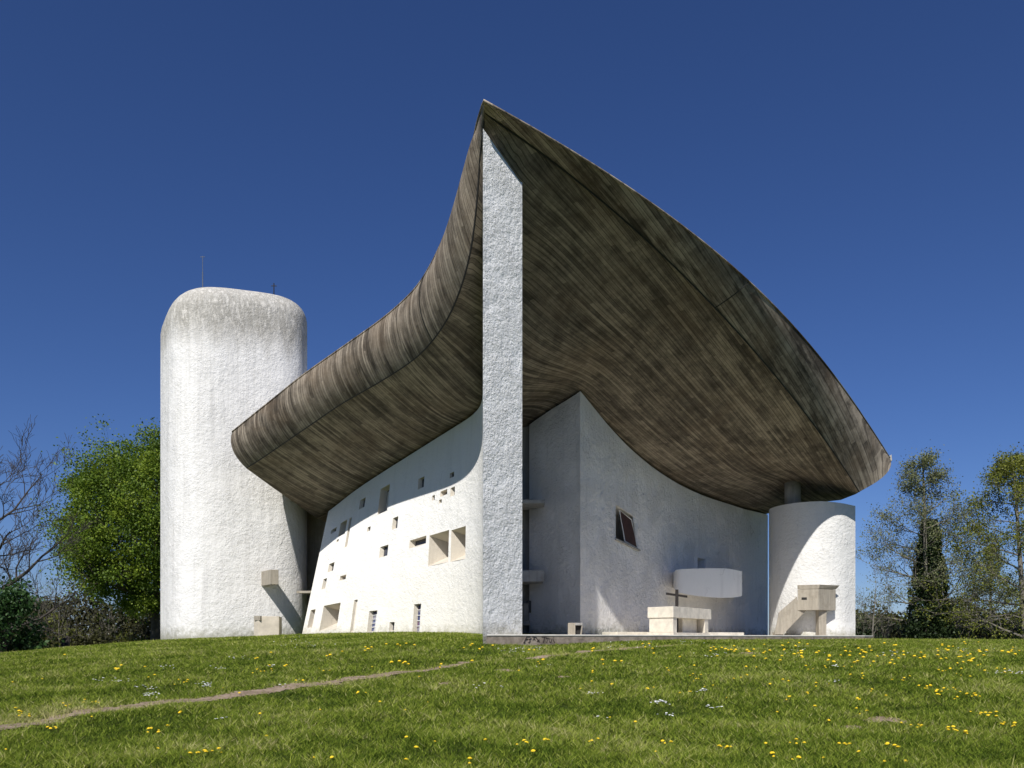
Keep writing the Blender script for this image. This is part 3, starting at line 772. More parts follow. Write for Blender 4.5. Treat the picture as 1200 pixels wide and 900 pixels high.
lamp_box()
def basin():
    o = Vector((-.3025*40.5,40.5,-.12)); root = empty('concrete_basin', tuple(o)); tag(root, 'tan concrete water basin block at the foot of the tall rounded tower', 'water basin')
    m = MB(); A_ = Vector((.31,-.33)); B_ = A_+Vector((.92,.20)); C_ = B_+Vector((-.3,1.6)); D_ = Vector((0,1.2))
    q = [Vector((0,0)), A_, B_, C_, D_]; m.prism([(p.x,p.y) for p in q], 0, 1.12); m.build('block', M_basin, root, bevel=.015)
    m = MB(); m.hexa([(.05,-.14,.92),(.42,-.42,.92),(.46,-.30,.92),(.12,-.05,.92)],[(.05,-.14,1.135),(.42,-.42,1.135),(.46,-.30,1.135),(.12,-.05,1.135)]); m.build('notch_block', M_conc, root, bevel=.01)
basin()

# ------------------------------------------------------------------ terrain
gp = [(0,0,-1.8),(-12,0,-1.9),(12,0,-1.8),(-25,5,-2.2),(25,5,-1.8)]
def G(px, py, D): p = P(px,py,D); gp.append((p.x,p.y,p.z))
for x, dy in ((-100,0),(0,0),(300,0),(600,0),(900,0),(1200,0),(1300,0)): G(x,900,7.6)
for x in (-50,200,450,700,950,1250): G(x,846,10.8)
for x, y in ((-50,812),(200,806),(450,800),(700,798),(950,798),(1250,800)): G(x,y,15)
for x, y in ((-50,787),(150,780),(350,774),(520,771),(700,771),(900,771),(1250,774)): G(x,y,20.5)
G(570,757.0,24.4); G(600,758,25.0); G(680,755,27.2); G(780,751,30.2); G(860,750.5,33.5); G(930,750.3,37); G(1000,749.8,41); G(1080,750,42); G(1200,751,42); G(1300,752,42); G(1050,753,34);G(1200,756,33); G(1300,756,34)
G(540,748.5,28); G(500,745.5,31.5); G(440,743.5,35); G(390,743.5,38); G(350,744.5,41); G(300,746.5,40.6); G(250,748.5,41.2); G(190,751.6,42.6); G(100,758.5,40); G(0,767,33); G(-80,775,30); G(100,764,30); G(250,757,32); G(400,751,30)
gp += [(-30,50,-2.4),(-20,53,-1.4),(-40,40,-2.6),(0,56,-.6),(20,55,-.9),(35,52,-1.4),(30,62,-2.2),(-10,60,-1.6),(50,45,-1.4)]
tf_ = tps_fit(gp, .02)
def ground(X, Y):
    X = np.atleast_1d(np.asarray(X,float)); Y = np.atleast_1d(np.asarray(Y,float))
    d = np.sqrt((X)**2+(Y-25)**2); Xc = X; Yc = Y
    sc = np.where(d > 60, 60/np.maximum(d,1e-6), 1.0)
    z = tf_(X*sc, 25+(Y-25)*sc)
    w = np.clip((d-32)/38,0,1); w = w*w*(3-2*w)
    z = z*(1-w)+(-3.4)*w
    z = z-np.clip((d-75)/100,0,1)*4
    mx = .035*np.sin(X*1.7+Y*.6)*np.sin(Y*1.3-X*.35)+.02*np.sin(X*4.1+1.3)*np.sin(Y*3.3)
    near = np.clip((30-Y)/8,0,1)
    return z+mx*near
def gz(x, y): return float(ground(x, y)[0])
xs = np.concatenate([-np.geomspace(3000,62,18), np.arange(-60,-30,1.5), np.arange(-30,30,.5), np.arange(30,60,1.5), np.geomspace(62,3000,18)])
ys = np.concatenate([-np.geomspace(800,8,10), np.arange(-6,4,1.5), np.arange(4,30,.3), np.arange(30,62,.8), np.geomspace(63,3500,24)])
XX, YY = np.meshgrid(xs, ys); ZZ = ground(XX.ravel(), YY.ravel())
# keep the ground below the terrace and the building
nx, ny = len(xs), len(ys)
verts = np.stack([XX.ravel(),YY.ravel(),ZZ],1)
idx = np.arange(nx*ny).reshape(ny,nx)
faces = np.stack([idx[:-1,:-1].ravel(),idx[:-1,1:].ravel(),idx[1:,1:].ravel(),idx[1:,:-1].ravel()],1)
m, t, bs = nt('lawn_soil'); co = objco(t)
n1 = noise(t, co, .25, 6, .6); n2 = noise(t, co, 6, 8, .75); n3 = noise(t, co, 40, 4, .7)
c = ramp(t, n2, [(.30,(.025,.038,.008)),(.50,(.065,.095,.016)),(.70,(.14,.17,.035))])
c = mixc(t, ramp(t, n1, [(.45,g(0)),(.70,g(.45))]), c, (.12,.115,.035))
c = mixc(t, ramp(t, noise(t, co, 1.1, 6, .7), [(.66,g(0)),(.74,g(.7))]), c, (.22,.17,.10))
L(t, c, bs.inputs['Base Color']); bs.inputs['Roughness'].default_value = 1; bs.inputs['Specular IOR Level'].default_value = .1
bump(t, bs, math_(t,'ADD',n2,n3), .05, 1)
gr = mesh_obj('ground', verts.tolist(), faces.tolist(), m, None, True, False); tag(gr, kind='structure')

# beaten earth path
def ray_ground(px, py):
    r1 = (px-CX)/F; r2 = (HY-py)/F; D = np.linspace(6.5,60,1200); z = ground(r1*D, D); k = np.argmax(z >= r2*D)
    if k == 0: return None
    return Vector((r1*D[k], D[k], z[k]))
path_px = [(-60,862),(0,853),(70,842),(150,830),(220,822),(290,813),(350,804),(410,796),(470,788),(530,781),(580,775),(640,769),(700,763),(760,758.5),(815,755.5)]
pp = [ray_ground(x,y) for x,y in path_px]; pp = [p for p in pp if p]
def path_curve(t):
    f = t*(len(pp)-1); i = min(int(f), len(pp)-2); s = f-i
    p0,p1,p2,p3 = pp[max(i-1,0)],pp[i],pp[i+1],pp[min(i+2,len(pp)-1)]
    return .5*((2*p1)+(-p0+p2)*s+(2*p0-5*p1+4*p2-p3)*s*s+(-p0+3*p1-3*p2+p3)*s**3)
NP = 400; pv = []; pf = []; PC = []
for i in range(NP+1):
    t_ = i/NP; q = path_curve(t_); d = (path_curve(min(t_+.002,1))-path_curve(max(t_-.002,0))); nrm2 = Vector((-d.y,d.x,0)).normalized()
    wd = (.20+.09*mnoise.noise((i*.08,0,0)))*(1 if t_ < .6 else 1-.45*(t_-.6)/.4)
    wa = wd*(1+.9*mnoise.noise((i*.21,5,0))+.7*mnoise.noise((i*.7,9,0))); wb = wd*(1+.9*mnoise.noise((i*.21,15,0))+.7*mnoise.noise((i*.7,19,0)))
    PC.append((q.x,q.y,max(wa,wb)))
    for s in (-1,-.5,0,.5,1):
        r = q+nrm2*(s*(wa if s < 0 else wb)); pv.append((r.x,r.y,gz(r.x,r.y)+.012))
for i in range(NP):
    for k in range(4): a = i*5+k; pf.append((a,a+1,a+6,a+5))
m, t, bs = nt('dirt'); co = objco(t)
c = ramp(t, noise(t, co, 5, 8, .75), [(.3,(.16,.115,.075)),(.5,(.29,.215,.15)),(.7,(.42,.33,.24))])
L(t, c, bs.inputs['Base Color']); bs.inputs['Roughness'].default_value = 1; bump(t, bs, noise(t, co, 18, 6, .7), .04, 1); M_dirt = m
pa = mesh_obj('path', pv, pf, M_dirt, None, True, False); tag(pa, kind='structure')
PCa = np.array(PC)

# bare patches of soil
bare = [(1040,846,26,5),(1000,853,14,3),(325,752,10,1.5),(590,786,12,2),(660,794,8,2),(880,766,14,2),(520,802,12,2),(650,856,14,2.5)]
bp = []
for i,(x,y,wx,wy) in enumerate(bare):
    c0 = ray_ground(x,y)
    if not c0: continue
    rx = wx/F*c0.y; ry = rx*.9; bp.append((c0.x,c0.y,rx,ry))

# ------------------------------------------------------------------ grass
m, t, bs = nt('grass_blades')
at = N(t, 'ShaderNodeAttribute', attribute_name='tone'); sp_ = N(t, 'ShaderNodeSeparateColor'); L(t, at.outputs['Color'], sp_.inputs[0])
c = ramp(t, sp_.outputs[0], [(.0,(.035,.065,.008)),(.45,(.160,.225,.026)),(.75,(.31,.36,.055)),(1,(.46,.43,.19))])
L(t, c, bs.inputs['Base Color']); bs.inputs['Roughness'].default_value = .85; bs.inputs['Specular IOR Level'].default_value = .06
tr = N(t, 'ShaderNodeBsdfTranslucent'); L(t, c, tr.inputs['Color']); ms = N(t, 'ShaderNodeMixShader'); ms.inputs[0].default_value = .35
out = t.nodes['Material Output']; L(t, bs.outputs[0], ms.inputs[1]); L(t, tr.outputs[0], ms.inputs[2]); L(t, ms.outputs[0], out.inputs['Surface'])
M_grass = m
def blades(name, NB, seed):
    r = np.random.default_rng(seed)
    # density falls as 1/D^2 so that near turf is dense, far turf still has a nap
    D0, D1 = 6.4, 46.0
    u = r.random(NB); D = D0*(D1/D0)**(u**.92); X = (r.random(NB)*2-1)*(.62*D+3.6)
    Y = D
    # clump
    X += r.normal(0,.03,NB)*D*.1; Y += r.normal(0,.02,NB)*D*.1
    # keep out the building, terrace and path
    ok = np.ones(NB,bool)
    # terrace / walls half planes
    d = F1-F0; s = (X-F0.x)*d.y-(Y-F0.y)*d.x   # >0 in front (right/near side)
    infront = s > .06*d.length
    right = X/Y > (1002-CX)/F
    sw_line = (Y < 25.0)
    # west of the prow: in front of the south wall base
    us_ = np.linspace(0,1,60); bx = np.array([S_BOT(q).x for q in us_]+[BL.x]); by = np.array([S_BOT(q).y for q in us_]+[BL.y])
    o = np.argsort(by); wx = np.interp(Y, by[o], bx[o]); left_ok = (X < wx-.02)&(Y < 41.3)
    tw = Y < 41.6
    a = infront|sw_line|left_ok|((X < -10.4)&tw)|(right&(X > 18.5))
    ok &= a
    ok &= ~((X>-19.0)&(X<-10.4)&(Y>41.4))
    dmin = np.full(NB,9.0)
    for (qx,qy,w_) in PCa[::4]:
        dd = np.sqrt((X-qx)**2+(Y-qy)**2)-w_*.80; dmin = np.minimum(dmin, dd)
    ok &= (dmin > 0)|(r.random(NB) < .10+.5*(np.sin(X*5.1+2*np.sin(Y*3.7))*np.sin(Y*7+X*3)>.25)*(dmin>-.22))
    for (qx,qy,rx,ry) in bp:
        e = ((X-qx)/rx)**2+((Y-qy)/ry)**2; ok &= (e > 1)|(r.random(NB) < .12+.3*e)
    X, Y = X[ok], Y[ok]; dmin = dmin[ok]; n = len(X); Z = ground(X, Y)
    D = Y
    pn = np.array([mnoise.noise((x*.55,y*.55,0)) for x, y in zip(X[::1], Y[::1])]) if n < 2000000 else np.zeros(n)
    pn = pn+.55*np.array([mnoise.noise((x*2.1,y*1.6,3)) for x, y in zip(X, Y)])
    pf_ = np.array([mnoise.noise((x*9.0,y*5.5,7)) for x, y in zip(X, Y)])
    pn2 = np.sin(X*2.3+np.sin(Y*1.9)*2)*np.sin(Y*2.7+np.sin(X*1.3)*2)
    hgt = (.034+.026*r.random(n)+.022*np.clip(pn,-1,1))*(1+.006*D)*np.where(r.random(n)<.05,1.5,1)*(1+.75*np.clip(pf_,-.8,.8))
    hgt = np.maximum(hgt,.02)*np.where(dmin<.25,.7,1)
    wid = (.005+.0011*D)*(.7+.6*r.random(n))
    ang = r.random(n)*2*np.pi; lean = (.3+1.9*r.random(n))*hgt; la = r.random(n)*2*np.pi
    dx, dy = np.cos(ang)*wid*.5, np.sin(ang)*wid*.5
    V = np.empty((n,3,3),np.float32)
    V[:,0] = np.stack([X-dx,Y-dy,Z-.01],1); V[:,1] = np.stack([X+dx,Y+dy,Z-.01],1)
    V[:,2] = np.stack([X+np.cos(la)*lean,Y+np.sin(la)*lean,Z+hgt],1)
    me = bpy.data.meshes.new(name); me.vertices.add(n*3); me.vertices.foreach_set('co', V.ravel())
    me.loops.add(n*3); me.loops.foreach_set('vertex_index', np.arange(n*3,dtype=np.int32))
    me.polygons.add(n); me.polygons.foreach_set('loop_start', np.arange(0,n*3,3,dtype=np.int32)); me.update()
    tone = np.clip(.44+np.where(dmin<.35,.30*(1-np.clip(dmin,0,.35)/.35),0)+.34*pn+.08*pn2+.38*pf_+r.normal(0,.20,n)+np.where(r.random(n)<.05,.35,0),0,1)
    ca = me.color_attributes.new('tone','FLOAT_COLOR','POINT'); cd = np.ones((n*3,4),np.float32); cd[:,0] = np.repeat(tone,3); ca.data.foreach_set('color', cd.ravel())
    me.materials.append(M_grass); o = bpy.data.objects.new(name, me); link(o); tag(o, 'short green lawn grass covering the slope', 'grass', kind='stuff'); return o
blades('grass', 900000, 5)

# ------------------------------------------------------------------ flowers
M_yellow = simple('dandelion_yellow', (.80,.55,.012), .7, .08, 60, 0)
M_stem = simple('stem_green', (.12,.18,.04), .7, .1, 10, 0)
M_petal = simple('daisy_white', (.80,.80,.80), .7, .03, 60, 0)
def dandelion_mesh():
    b = MB(); n = 14
    ring = lambda r, z, ph=0: [(r*math.cos(2*math.pi*k/n+ph)*(1 if k%2 else .82), r*math.sin(2*math.pi*k/n+ph)*(1 if k%2 else .82), z) for k in range(n)]
    vs = ring(.008,.055)+ring(.026,.066)+ring(.020,.074,.2)+ring(.009,.080)+[(0,0,.081)]
    fs = [(j*n+k, j*n+(k+1)%n, (j+1)*n+(k+1)%n, (j+1)*n+k) for j in range(3) for k in range(n)]+[(3*n+k,3*n+(k+1)%n,4*n) for k in range(n)]
    b.add(vs, fs); return b
dm = dandelion_mesh(); d0 = mesh_obj('dandelion', dm.v, dm.f, M_yellow, None, False, True)
sb = MB(); sb.tube([(0,0,-.02),(.004,.002,.03),(0,0,.056)],[.0025,.002,.002],4); me0 = d0.data
# stem in the same mesh
bm = bmesh.new(); bm.from_mesh(me0); off = len(bm.verts)
nv_ = [bm.verts.new(v) for v in sb.v]
for f in sb.f: fa = bm.faces.new([nv_[i] for i in f]); fa.material_index = 1
bm.to_mesh(me0); bm.free(); me0.materials.append(M_stem)
clus = [(140,789,3,6),(107,826,6,6),(80,829,5,8),(28,841,6,10),(20,842,3,6),(65,858,4,5),(208,840,2,4),(270,734+8,2,5),(180,862,5,6),(230,888,6,9),(255,885,3,5),(480,870,1,2),(182,795,2,4),(215,801,5,10),(325,785,4,9),(380,790,3,6),(350,800,2,6),(420,816,2,5),
 (300,775,2,5),(305,788,4,9),(390,772,3,8),(430,765,3,6),(470,760,5,8),(475,781,4,5),(455,783,2,4),(515,784,3,4),(545,760,3,10),(560,763,4,8),(433,764,2,4),(610,877,3,5),(640,872,2,3),(697,872,3,4),(630,780,3,6),(690,790,2,5),(720,780,5,8),(500,826,1,3),(550,898,2,4),(780,874,3,5),
 (935,822,3,8),(948,815,2,4),(1005,838,3,8),(1010,824,2,4),(1075,855,5,6),(1060,852,2,4),(1180,853,3,4),(1165,845,2,5),(910,838,1,2),(1018,812,2,5),(810,797,6,8),(830,807,2,4),(850,880,6,8),(930,876,4,6),(990,877,4,5),(1048,880,3,5),(1120,862,5,8),(1155,840,6,10),(1190,855,3,6),
 (905,890,4,6),(935,895,3,5),(1130,818,6,12),(1110,860,4,8),(1100,812,8,10),(1085,808,6,8),(1145,820,5,6),(1170,790,6,10),(1120,792,8,14),(1060,800,5,14),(1140,780,10,16),(1090,775,10,20),(1040,772,10,20),(985,770,12,22),(940,772,10,18),(890,768,8,18),(860,765,8,16),(960,785,5,14),(1000,782,6,16),(1175,768,8,16),(1120,765,10,20),(1020,762,10,25),(930,760,10,25),(830,762,6,20),(1130,757,8,25),(870,795,4,12),(915,803,3,10),(1010,793,4,10),(780,790,3,8),(760,810,3,6),(800,815,3,7),(955,805,3,8),(720,805,2,5),(690,767,3,9),(760,760,4,12),(620,765,2,6)]
spots = []
for (x,y,k,sp2) in clus:
    for _ in range(k):
        X_ = x+random.gauss(0,sp2*.8); Y_ = y+random.gauss(0,sp2*.22)
        if Y_ < 754 and not (X_ > 1005 and Y_ > 752.5): continue
        q = ray_ground(X_, Y_)
        if q is None or q.y > 44: continue
        # not inside the terrace
        d = F1-F0; s = ((q.x-F0.x)*d.y-(q.y-F0.y)*d.x)/d.length
        if q.y > 24.6 and s < .1 and q.x > -1.2: continue
        spots.append(q)
for _ in range(60):
    q = ray_ground(random.uniform(0,1200), random.uniform(757,898))
    if q is None or q.y > 44: continue
    d = F1-F0; s = ((q.x-F0.x)*d.y-(q.y-F0.y)*d.x)/d.length
    if q.y > 24.6 and s < .1 and q.x > -1.2: continue
    spots.append(q)
spots.sort(key=lambda q: q.y)
LBD = 'bright yellow dandelion flower standing in the short grass of the lawn'
for i, q in enumerate(spots[:290]):
    o = d0 if i == 0 else d0.copy()
    if i: COL.objects.link(o)
    s = random.uniform(.45,.85)*(1+.016*q.y); o.location = (q.x,q.y,q.z+random.uniform(-.01,.012)); o.scale = (s,s,s*random.uniform(.9,1.15)); o.rotation_euler = (random.uniform(-.35,.1),random.uniform(-.3,.3),random.uniform(0,6))
    tag(o, LBD, 'dandelion', 'dandelions in the lawn')
def flower_mass(name, pts, mb, mats, scale, label, cat):
    vs, fs, mi = [], [], []
    for q in pts:
        s = scale*(1+.012*q.y)*random.uniform(.8,1.2); n = len(vs); rz = random.uniform(0,6); R_ = Matrix.Rotation(rz,3,'Z')@Matrix.Rotation(random.uniform(-.3,.3),3,'X')
        vs += [R_@(v*s)+q for v in mb.v]; fs += [tuple(i+n for i in f) for f in mb.f]
    o = mesh_obj(name, vs, fs, mats, None, False, False); tag(o, label, cat, kind='stuff'); return o
if len(spots) > 290: flower_mass('far_dandelions', spots[290:], dm, M_yellow, 1.15, 'scatter of tiny yellow dandelions near the top of the slope', 'dandelions')
dz = MB(); n = 10
dz.add([(.014*math.cos(2*math.pi*k/n),.014*math.sin(2*math.pi*k/n),.040+.004*(k%2)) for k in range(n)]+[(0,0,.046),(0,0,.036)], [(k,(k+1)%n,n) for k in range(n)]+[((k+1)%n,k,n+1) for k in range(n)])
dp = []
for (x,y,k,sp2) in [(178,817,16,7),(170,808,10,7),(190,784,8,10),(125,798,12,10),(145,800,6,6),(236,804,14,8),(245,807,6,5),(278,773,10,8),(315,783,8,6),(258,785,8,5),(360,757,16,14),(345,752,12,14),(600,764,22,10),(628,761,14,6),(695,816,9,6),(775,827,14,6),(772,826,6,4),(783,841,7,6),(822,812,12,6),(835,832,9,6),(1050,768,14,10),(1175,791,10,8),(1190,792,8,6),(1130,763,12,20),(940,765,10,20),(975,802,6,4),(980,783,5,5),(840,769,10,8),(830,771,6,8),(700,845,4,5),(255,846,5,4),(640,782,4,8),(565,807,6,12),(330,806,5,5),(740,757,14,20),(800,755,12,15)]:
    for _ in range(k):
        q = ray_ground(x+random.gauss(0,sp2), y+random.gauss(0,sp2*.18))
        if q is None or q.y > 44: continue
        d = F1-F0; s = ((q.x-F0.x)*d.y-(q.y-F0.y)*d.x)/d.length
        if q.y > 24.6 and s < .1 and q.x > -1.2: continue
        dp.append(q)
flower_mass('daisies', dp, dz, M_petal, 1.0, 'small white daisies scattered in loose patches over the lawn', 'daisies')
# bare earth patches
for i,(qx,qy,rx,ry) in enumerate(bp):
    vs = [(qx,qy,gz(qx,qy)+.008)]; n = 28
    for k in range(n):
        a = 2*math.pi*k/n; rr_ = 1+.35*mnoise.noise((math.cos(a)*1.5+i*7,math.sin(a)*1.5,0)); x = qx+rx*rr_*math.cos(a); y = qy+ry*rr_*math.sin(a); vs.append((x,y,gz(x,y)+.008))
    o = mesh_obj('soil', vs, [(0,1+k,1+(k+1)%n) for k in range(n)], M_dirt, None, True, False); tag(o, kind='structure')

# ------------------------------------------------------------------ trees
def bark(name, col):
    return simple(name, col, .95, .35, 3, .02)
M_bark = bark('bark_brown', (.085,.068,.052)); M_barkd = bark('bark_dark', (.050,.042,.036)); M_barkg = bark('bark_grey', (.16,.145,.12))
def leafmat(name, c0, c1, c2, tr_=.35):
    m, t, bs = nt(name); at = N(t, 'ShaderNodeAttribute', attribute_name='tone'); s_ = N(t, 'ShaderNodeSeparateColor'); L(t, at.outputs['Color'], s_.inputs[0])
    c = ramp(t, s_.outputs[0], [(.1,c0),(.5,c1),(.9,c2)]); L(t, c, bs.inputs['Base Color']); bs.inputs['Roughness'].default_value = .55
    bs.inputs['Specular IOR Level'].default_value = .3
    tr = N(t, 'ShaderNodeBsdfTranslucent'); L(t, c, tr.inputs['Color']); ms = N(t, 'ShaderNodeMixShader'); ms.inputs[0].default_value = tr_
    L(t, bs.outputs[0], ms.inputs[1]); L(t, tr.outputs[0], ms.inputs[2]); L(t, ms.outputs[0], t.nodes['Material Output'].inputs['Surface']); return m
M_spring = leafmat('leaves_spring', (.055,.10,.010), (.12,.19,.016), (.24,.31,.03))
M_darkleaf = leafmat('leaves_dark', (.012,.022,.008), (.025,.045,.014), (.05,.08,.022), .2)
M_bushy = leafmat('leaves_bush', (.012,.035,.010), (.03,.075,.018), (.06,.12,.03), .25)
M_pale = leafmat('leaves_pale', (.085,.10,.040), (.16,.18,.075), (.27,.28,.14), .3)
M_yell = leafmat('leaves_yellowgreen', (.07,.09,.016), (.15,.17,.025), (.26,.27,.04), .35)
M_scrub = leafmat('leaves_scrub', (.025,.025,.010), (.05,.05,.016), (.085,.09,.025), .25)
def leaves(name, C, size, mat, parent, r, tonebase=None, flat=.5):
    """quads at centres C (n,3)"""
    n = len(C)
    if n == 0: return None
    a = r.normal(size=(n,3)); a /= np.linalg.norm(a,axis=1)[:,None]; b_ = r.normal(size=(n,3)); b_ -= (a*b_).sum(1)[:,None]*a; b_ /= np.linalg.norm(b_,axis=1)[:,None]
    s = size*(.6+.8*r.random(n))[:,None]
    V = np.empty((n,4,3),np.float32); V[:,0] = C-a*s*.5; V[:,1] = C+b_*s*.34; V[:,2] = C+a*s*.5; V[:,3] = C-b_*s*.34
    me = bpy.data.meshes.new(name); me.vertices.add(n*4); me.vertices.foreach_set('co', V.ravel()); me.loops.add(n*4); me.loops.foreach_set('vertex_index', np.arange(n*4,dtype=np.int32))
    me.polygons.add(n); me.polygons.foreach_set('loop_start', np.arange(0,n*4,4,dtype=np.int32)); me.update()
    tone = np.clip((tonebase if tonebase is not None else .5)+r.normal(0,.16,n),0,1)
    ca = me.color_attributes.new('tone','FLOAT_COLOR','POINT'); cd = np.ones((n*4,4),np.float32); cd[:,0] = np.repeat(tone,4); ca.data.foreach_set('color', cd.ravel())
    me.materials.append(mat); o = bpy.data.objects.new(name, me); link(o); o.parent = parent; return o
def grow(seed, height, spread, trunk_r, levels=4, upw=.45, lean=(0,0), first=.25, kids=(7,6,5,4), wig=.12, down=False, cone=False, minr=.007, dome=False):
    """returns tube lists per level and tips"""
    rd = random.Random(seed); segs = []; tips = []
    def branch(p, d, length, r, lv):
        n = max(3, int(5-lv*.5)); pts = [p.copy()]; rads = [r]; q = p.copy(); dd = d.copy()
        for i in range(n):
            wg = wig if lv else wig*.3
            dd = (dd+Vector((rd.gauss(0,wg),rd.gauss(0,wg),rd.gauss(0,wg)+upw*.06*lv)))
            if down and lv: dd.z -= .04
            dd.normalize(); q = q+dd*(length/n); pts.append(q.copy()); rads.append(max(r*(1-(i+1)/n*.8),minr*.8))
        segs.append((lv, pts, rads))
        if lv >= levels: tips.append((pts[-1], pts[-2], lv)); return
        k = kids[min(lv,len(kids)-1)]
        for j in range(k):
            s = first+(1-first)*(j+rd.random()*.8)/k if lv == 0 else .25+.75*(j+rd.random())/k
            s = min(s,.99); f = s*n; i = min(int(f),n-1); base = pts[i].lerp(pts[i+1], f-i)
            az = (j*2.4+rd.uniform(-.5,.5)); el = rd.uniform(.25,.75) if lv == 0 else rd.uniform(-.1,.6)
            if lv == 0:
                nd = Vector((math.cos(az)*math.cos(el),math.sin(az)*math.cos(el),math.sin(el)*(.5+upw)))
                ln = spread*(1.0-.55*abs(s-.45))*rd.uniform(.75,1.05)*(1 if s<.8 else .8)
                if cone: ln = spread*(1.12-s)*rd.uniform(.8,1.1)
                if dome: ln = spread*math.sqrt(max(.06,1-((s-.42)/.62)**2))*rd.uniform(.85,1.05)
            else:
                side = dd.cross(Vector((rd.gauss(0,1),rd.gauss(0,1),rd.gauss(0,1)))).normalized()
                axis = (pts[i+1]-pts[i]).normalized(); nd = (axis*.8+side*rd.uniform(.5,.9)+Vector((0,0,upw*.3))).normalized(); ln = length*rd.uniform(.35,.6)
            branch(base, nd.normalized(), ln, max(rads[i]*(.42 if lv==0 else .55),minr), lv+1)
    branch(Vector((0,0,0)), Vector((lean[0],lean[1],1)).normalized(), height, trunk_r, 0)
    return segs, tips
def tree(name, base, label, seed, height, spread, tr_, barkm, leafm=None, nleaf=8, lsize=.22, lspread=.5, levels=3, trunk_levels=0, group=None, cat='tree', **kw):
    root = empty(name, tuple(base)); tag(root, label, cat, group)
    segs, tips = grow(seed, height, spread, tr_, levels, **kw)
    tb, bb2 = MB(), MB()
    for lv, pts, rads in segs: (tb if lv == 0 else bb2).tube(pts, rads, 8 if lv == 0 else (5 if lv == 1 else 3), cap=False)
    tb.build('trunk', barkm, root, True, recalc=False)
    bb2.build('branches', barkm, root, True, recalc=False)
    if leafm:
        r = np.random.default_rng(seed); C = []; T = []
        for a, b_, lv in tips:
            for _ in range(nleaf):
                s = r.random()**.7; q = np.array(b_)*(1-s)+np.array(a)*s+r.normal(0,lspread,3)*(.4+.6*r.random()); C.append(q); T.append(.5+.22*mnoise.noise(Vector(q)*.8))
        leaves('crown', np.array(C), lsize, leafm, root, r, np.array(T))
    return root, tips
def gbase(px, D): x = (px-CX)/F*D; return (x, D, gz(x, D)-.1)

tree('spring_tree', gbase(179,70), 'tall dense fresh green tree in new leaf beside the white tower', 21, 18.6, 7.0, .42, M_bark, M_spring, 26, .19, .60, levels=3, kids=(28,9,7,4), upw=.22, first=.30, dome=True)
tree('bare_tree', gbase(-14,44), 'dark leafless tree reaching in from the left edge of the lawn', 5, 9.6, 5.2, .40, M_barkd, None, levels=4, kids=(13,7,6,5), upw=.45, first=.16, wig=.18, lean=(.08,0), minr=.012)
tree('ivy_tree', gbase(1089,64), 'thinly leaved tree with a dark ivy covered trunk right of the chapel', 33, 15.8, 6.0, .26, M_barkg, M_pale, 11, .115, .36, levels=4, kids=(30,6,4,3), upw=.35, first=.20, cone=True, minr=.010)
tree('budding_tree', gbase(1204,60), 'tall yellow green budding tree at the right edge', 44, 15.6, 7.0, .25, M_barkg, M_yell, 16, .13, .40, levels=4, kids=(30,6,4,3), upw=.2, first=.14, cone=True, minr=.010)
tree('slender_tree', gbase(1163,72), 'slender pale twiggy tree between the ivy covered tree and the budding tree', 45, 11.0, 3.4, .18, M_barkg, M_yell, 9, .12, .36, levels=4, kids=(22,6,4,3), upw=.4, first=.2, cone=True, minr=.009)
tree('bare_shrub', gbase(1022,60), 'leafless upright shrub just right of the curved white pier', 51, 6.2, 2.2, .07, M_barkg, None, levels=3, kids=(12,5,4), upw=.9, first=.02, cat='shrub')
st_ = [o for o in COL.objects if o.name.startswith('spring_tree')][0]
r = np.random.default_rng(77); K_ = 420; cl = r.normal(size=(K_,3)); cl /= np.linalg.norm(cl,axis=1)[:,None]; cl *= (.50+.50*r.random(K_)**.5)[:,None]
cl = cl*np.array([6.9,6.9,6.9])*(1+.10*np.array([mnoise.noise(Vector(q)*2.2) for q in cl]))[:,None]+np.array([0,0,12.4]); n = 130000; k = r.integers(0,K_,n)
C_ = cl[k]+r.normal(0,1,(n,3))*np.array([.50,.50,.34]); leaves('leaf_clumps', C_, .17, M_spring, st_, r, .48+.8*(r.random(K_)-.5)[k])
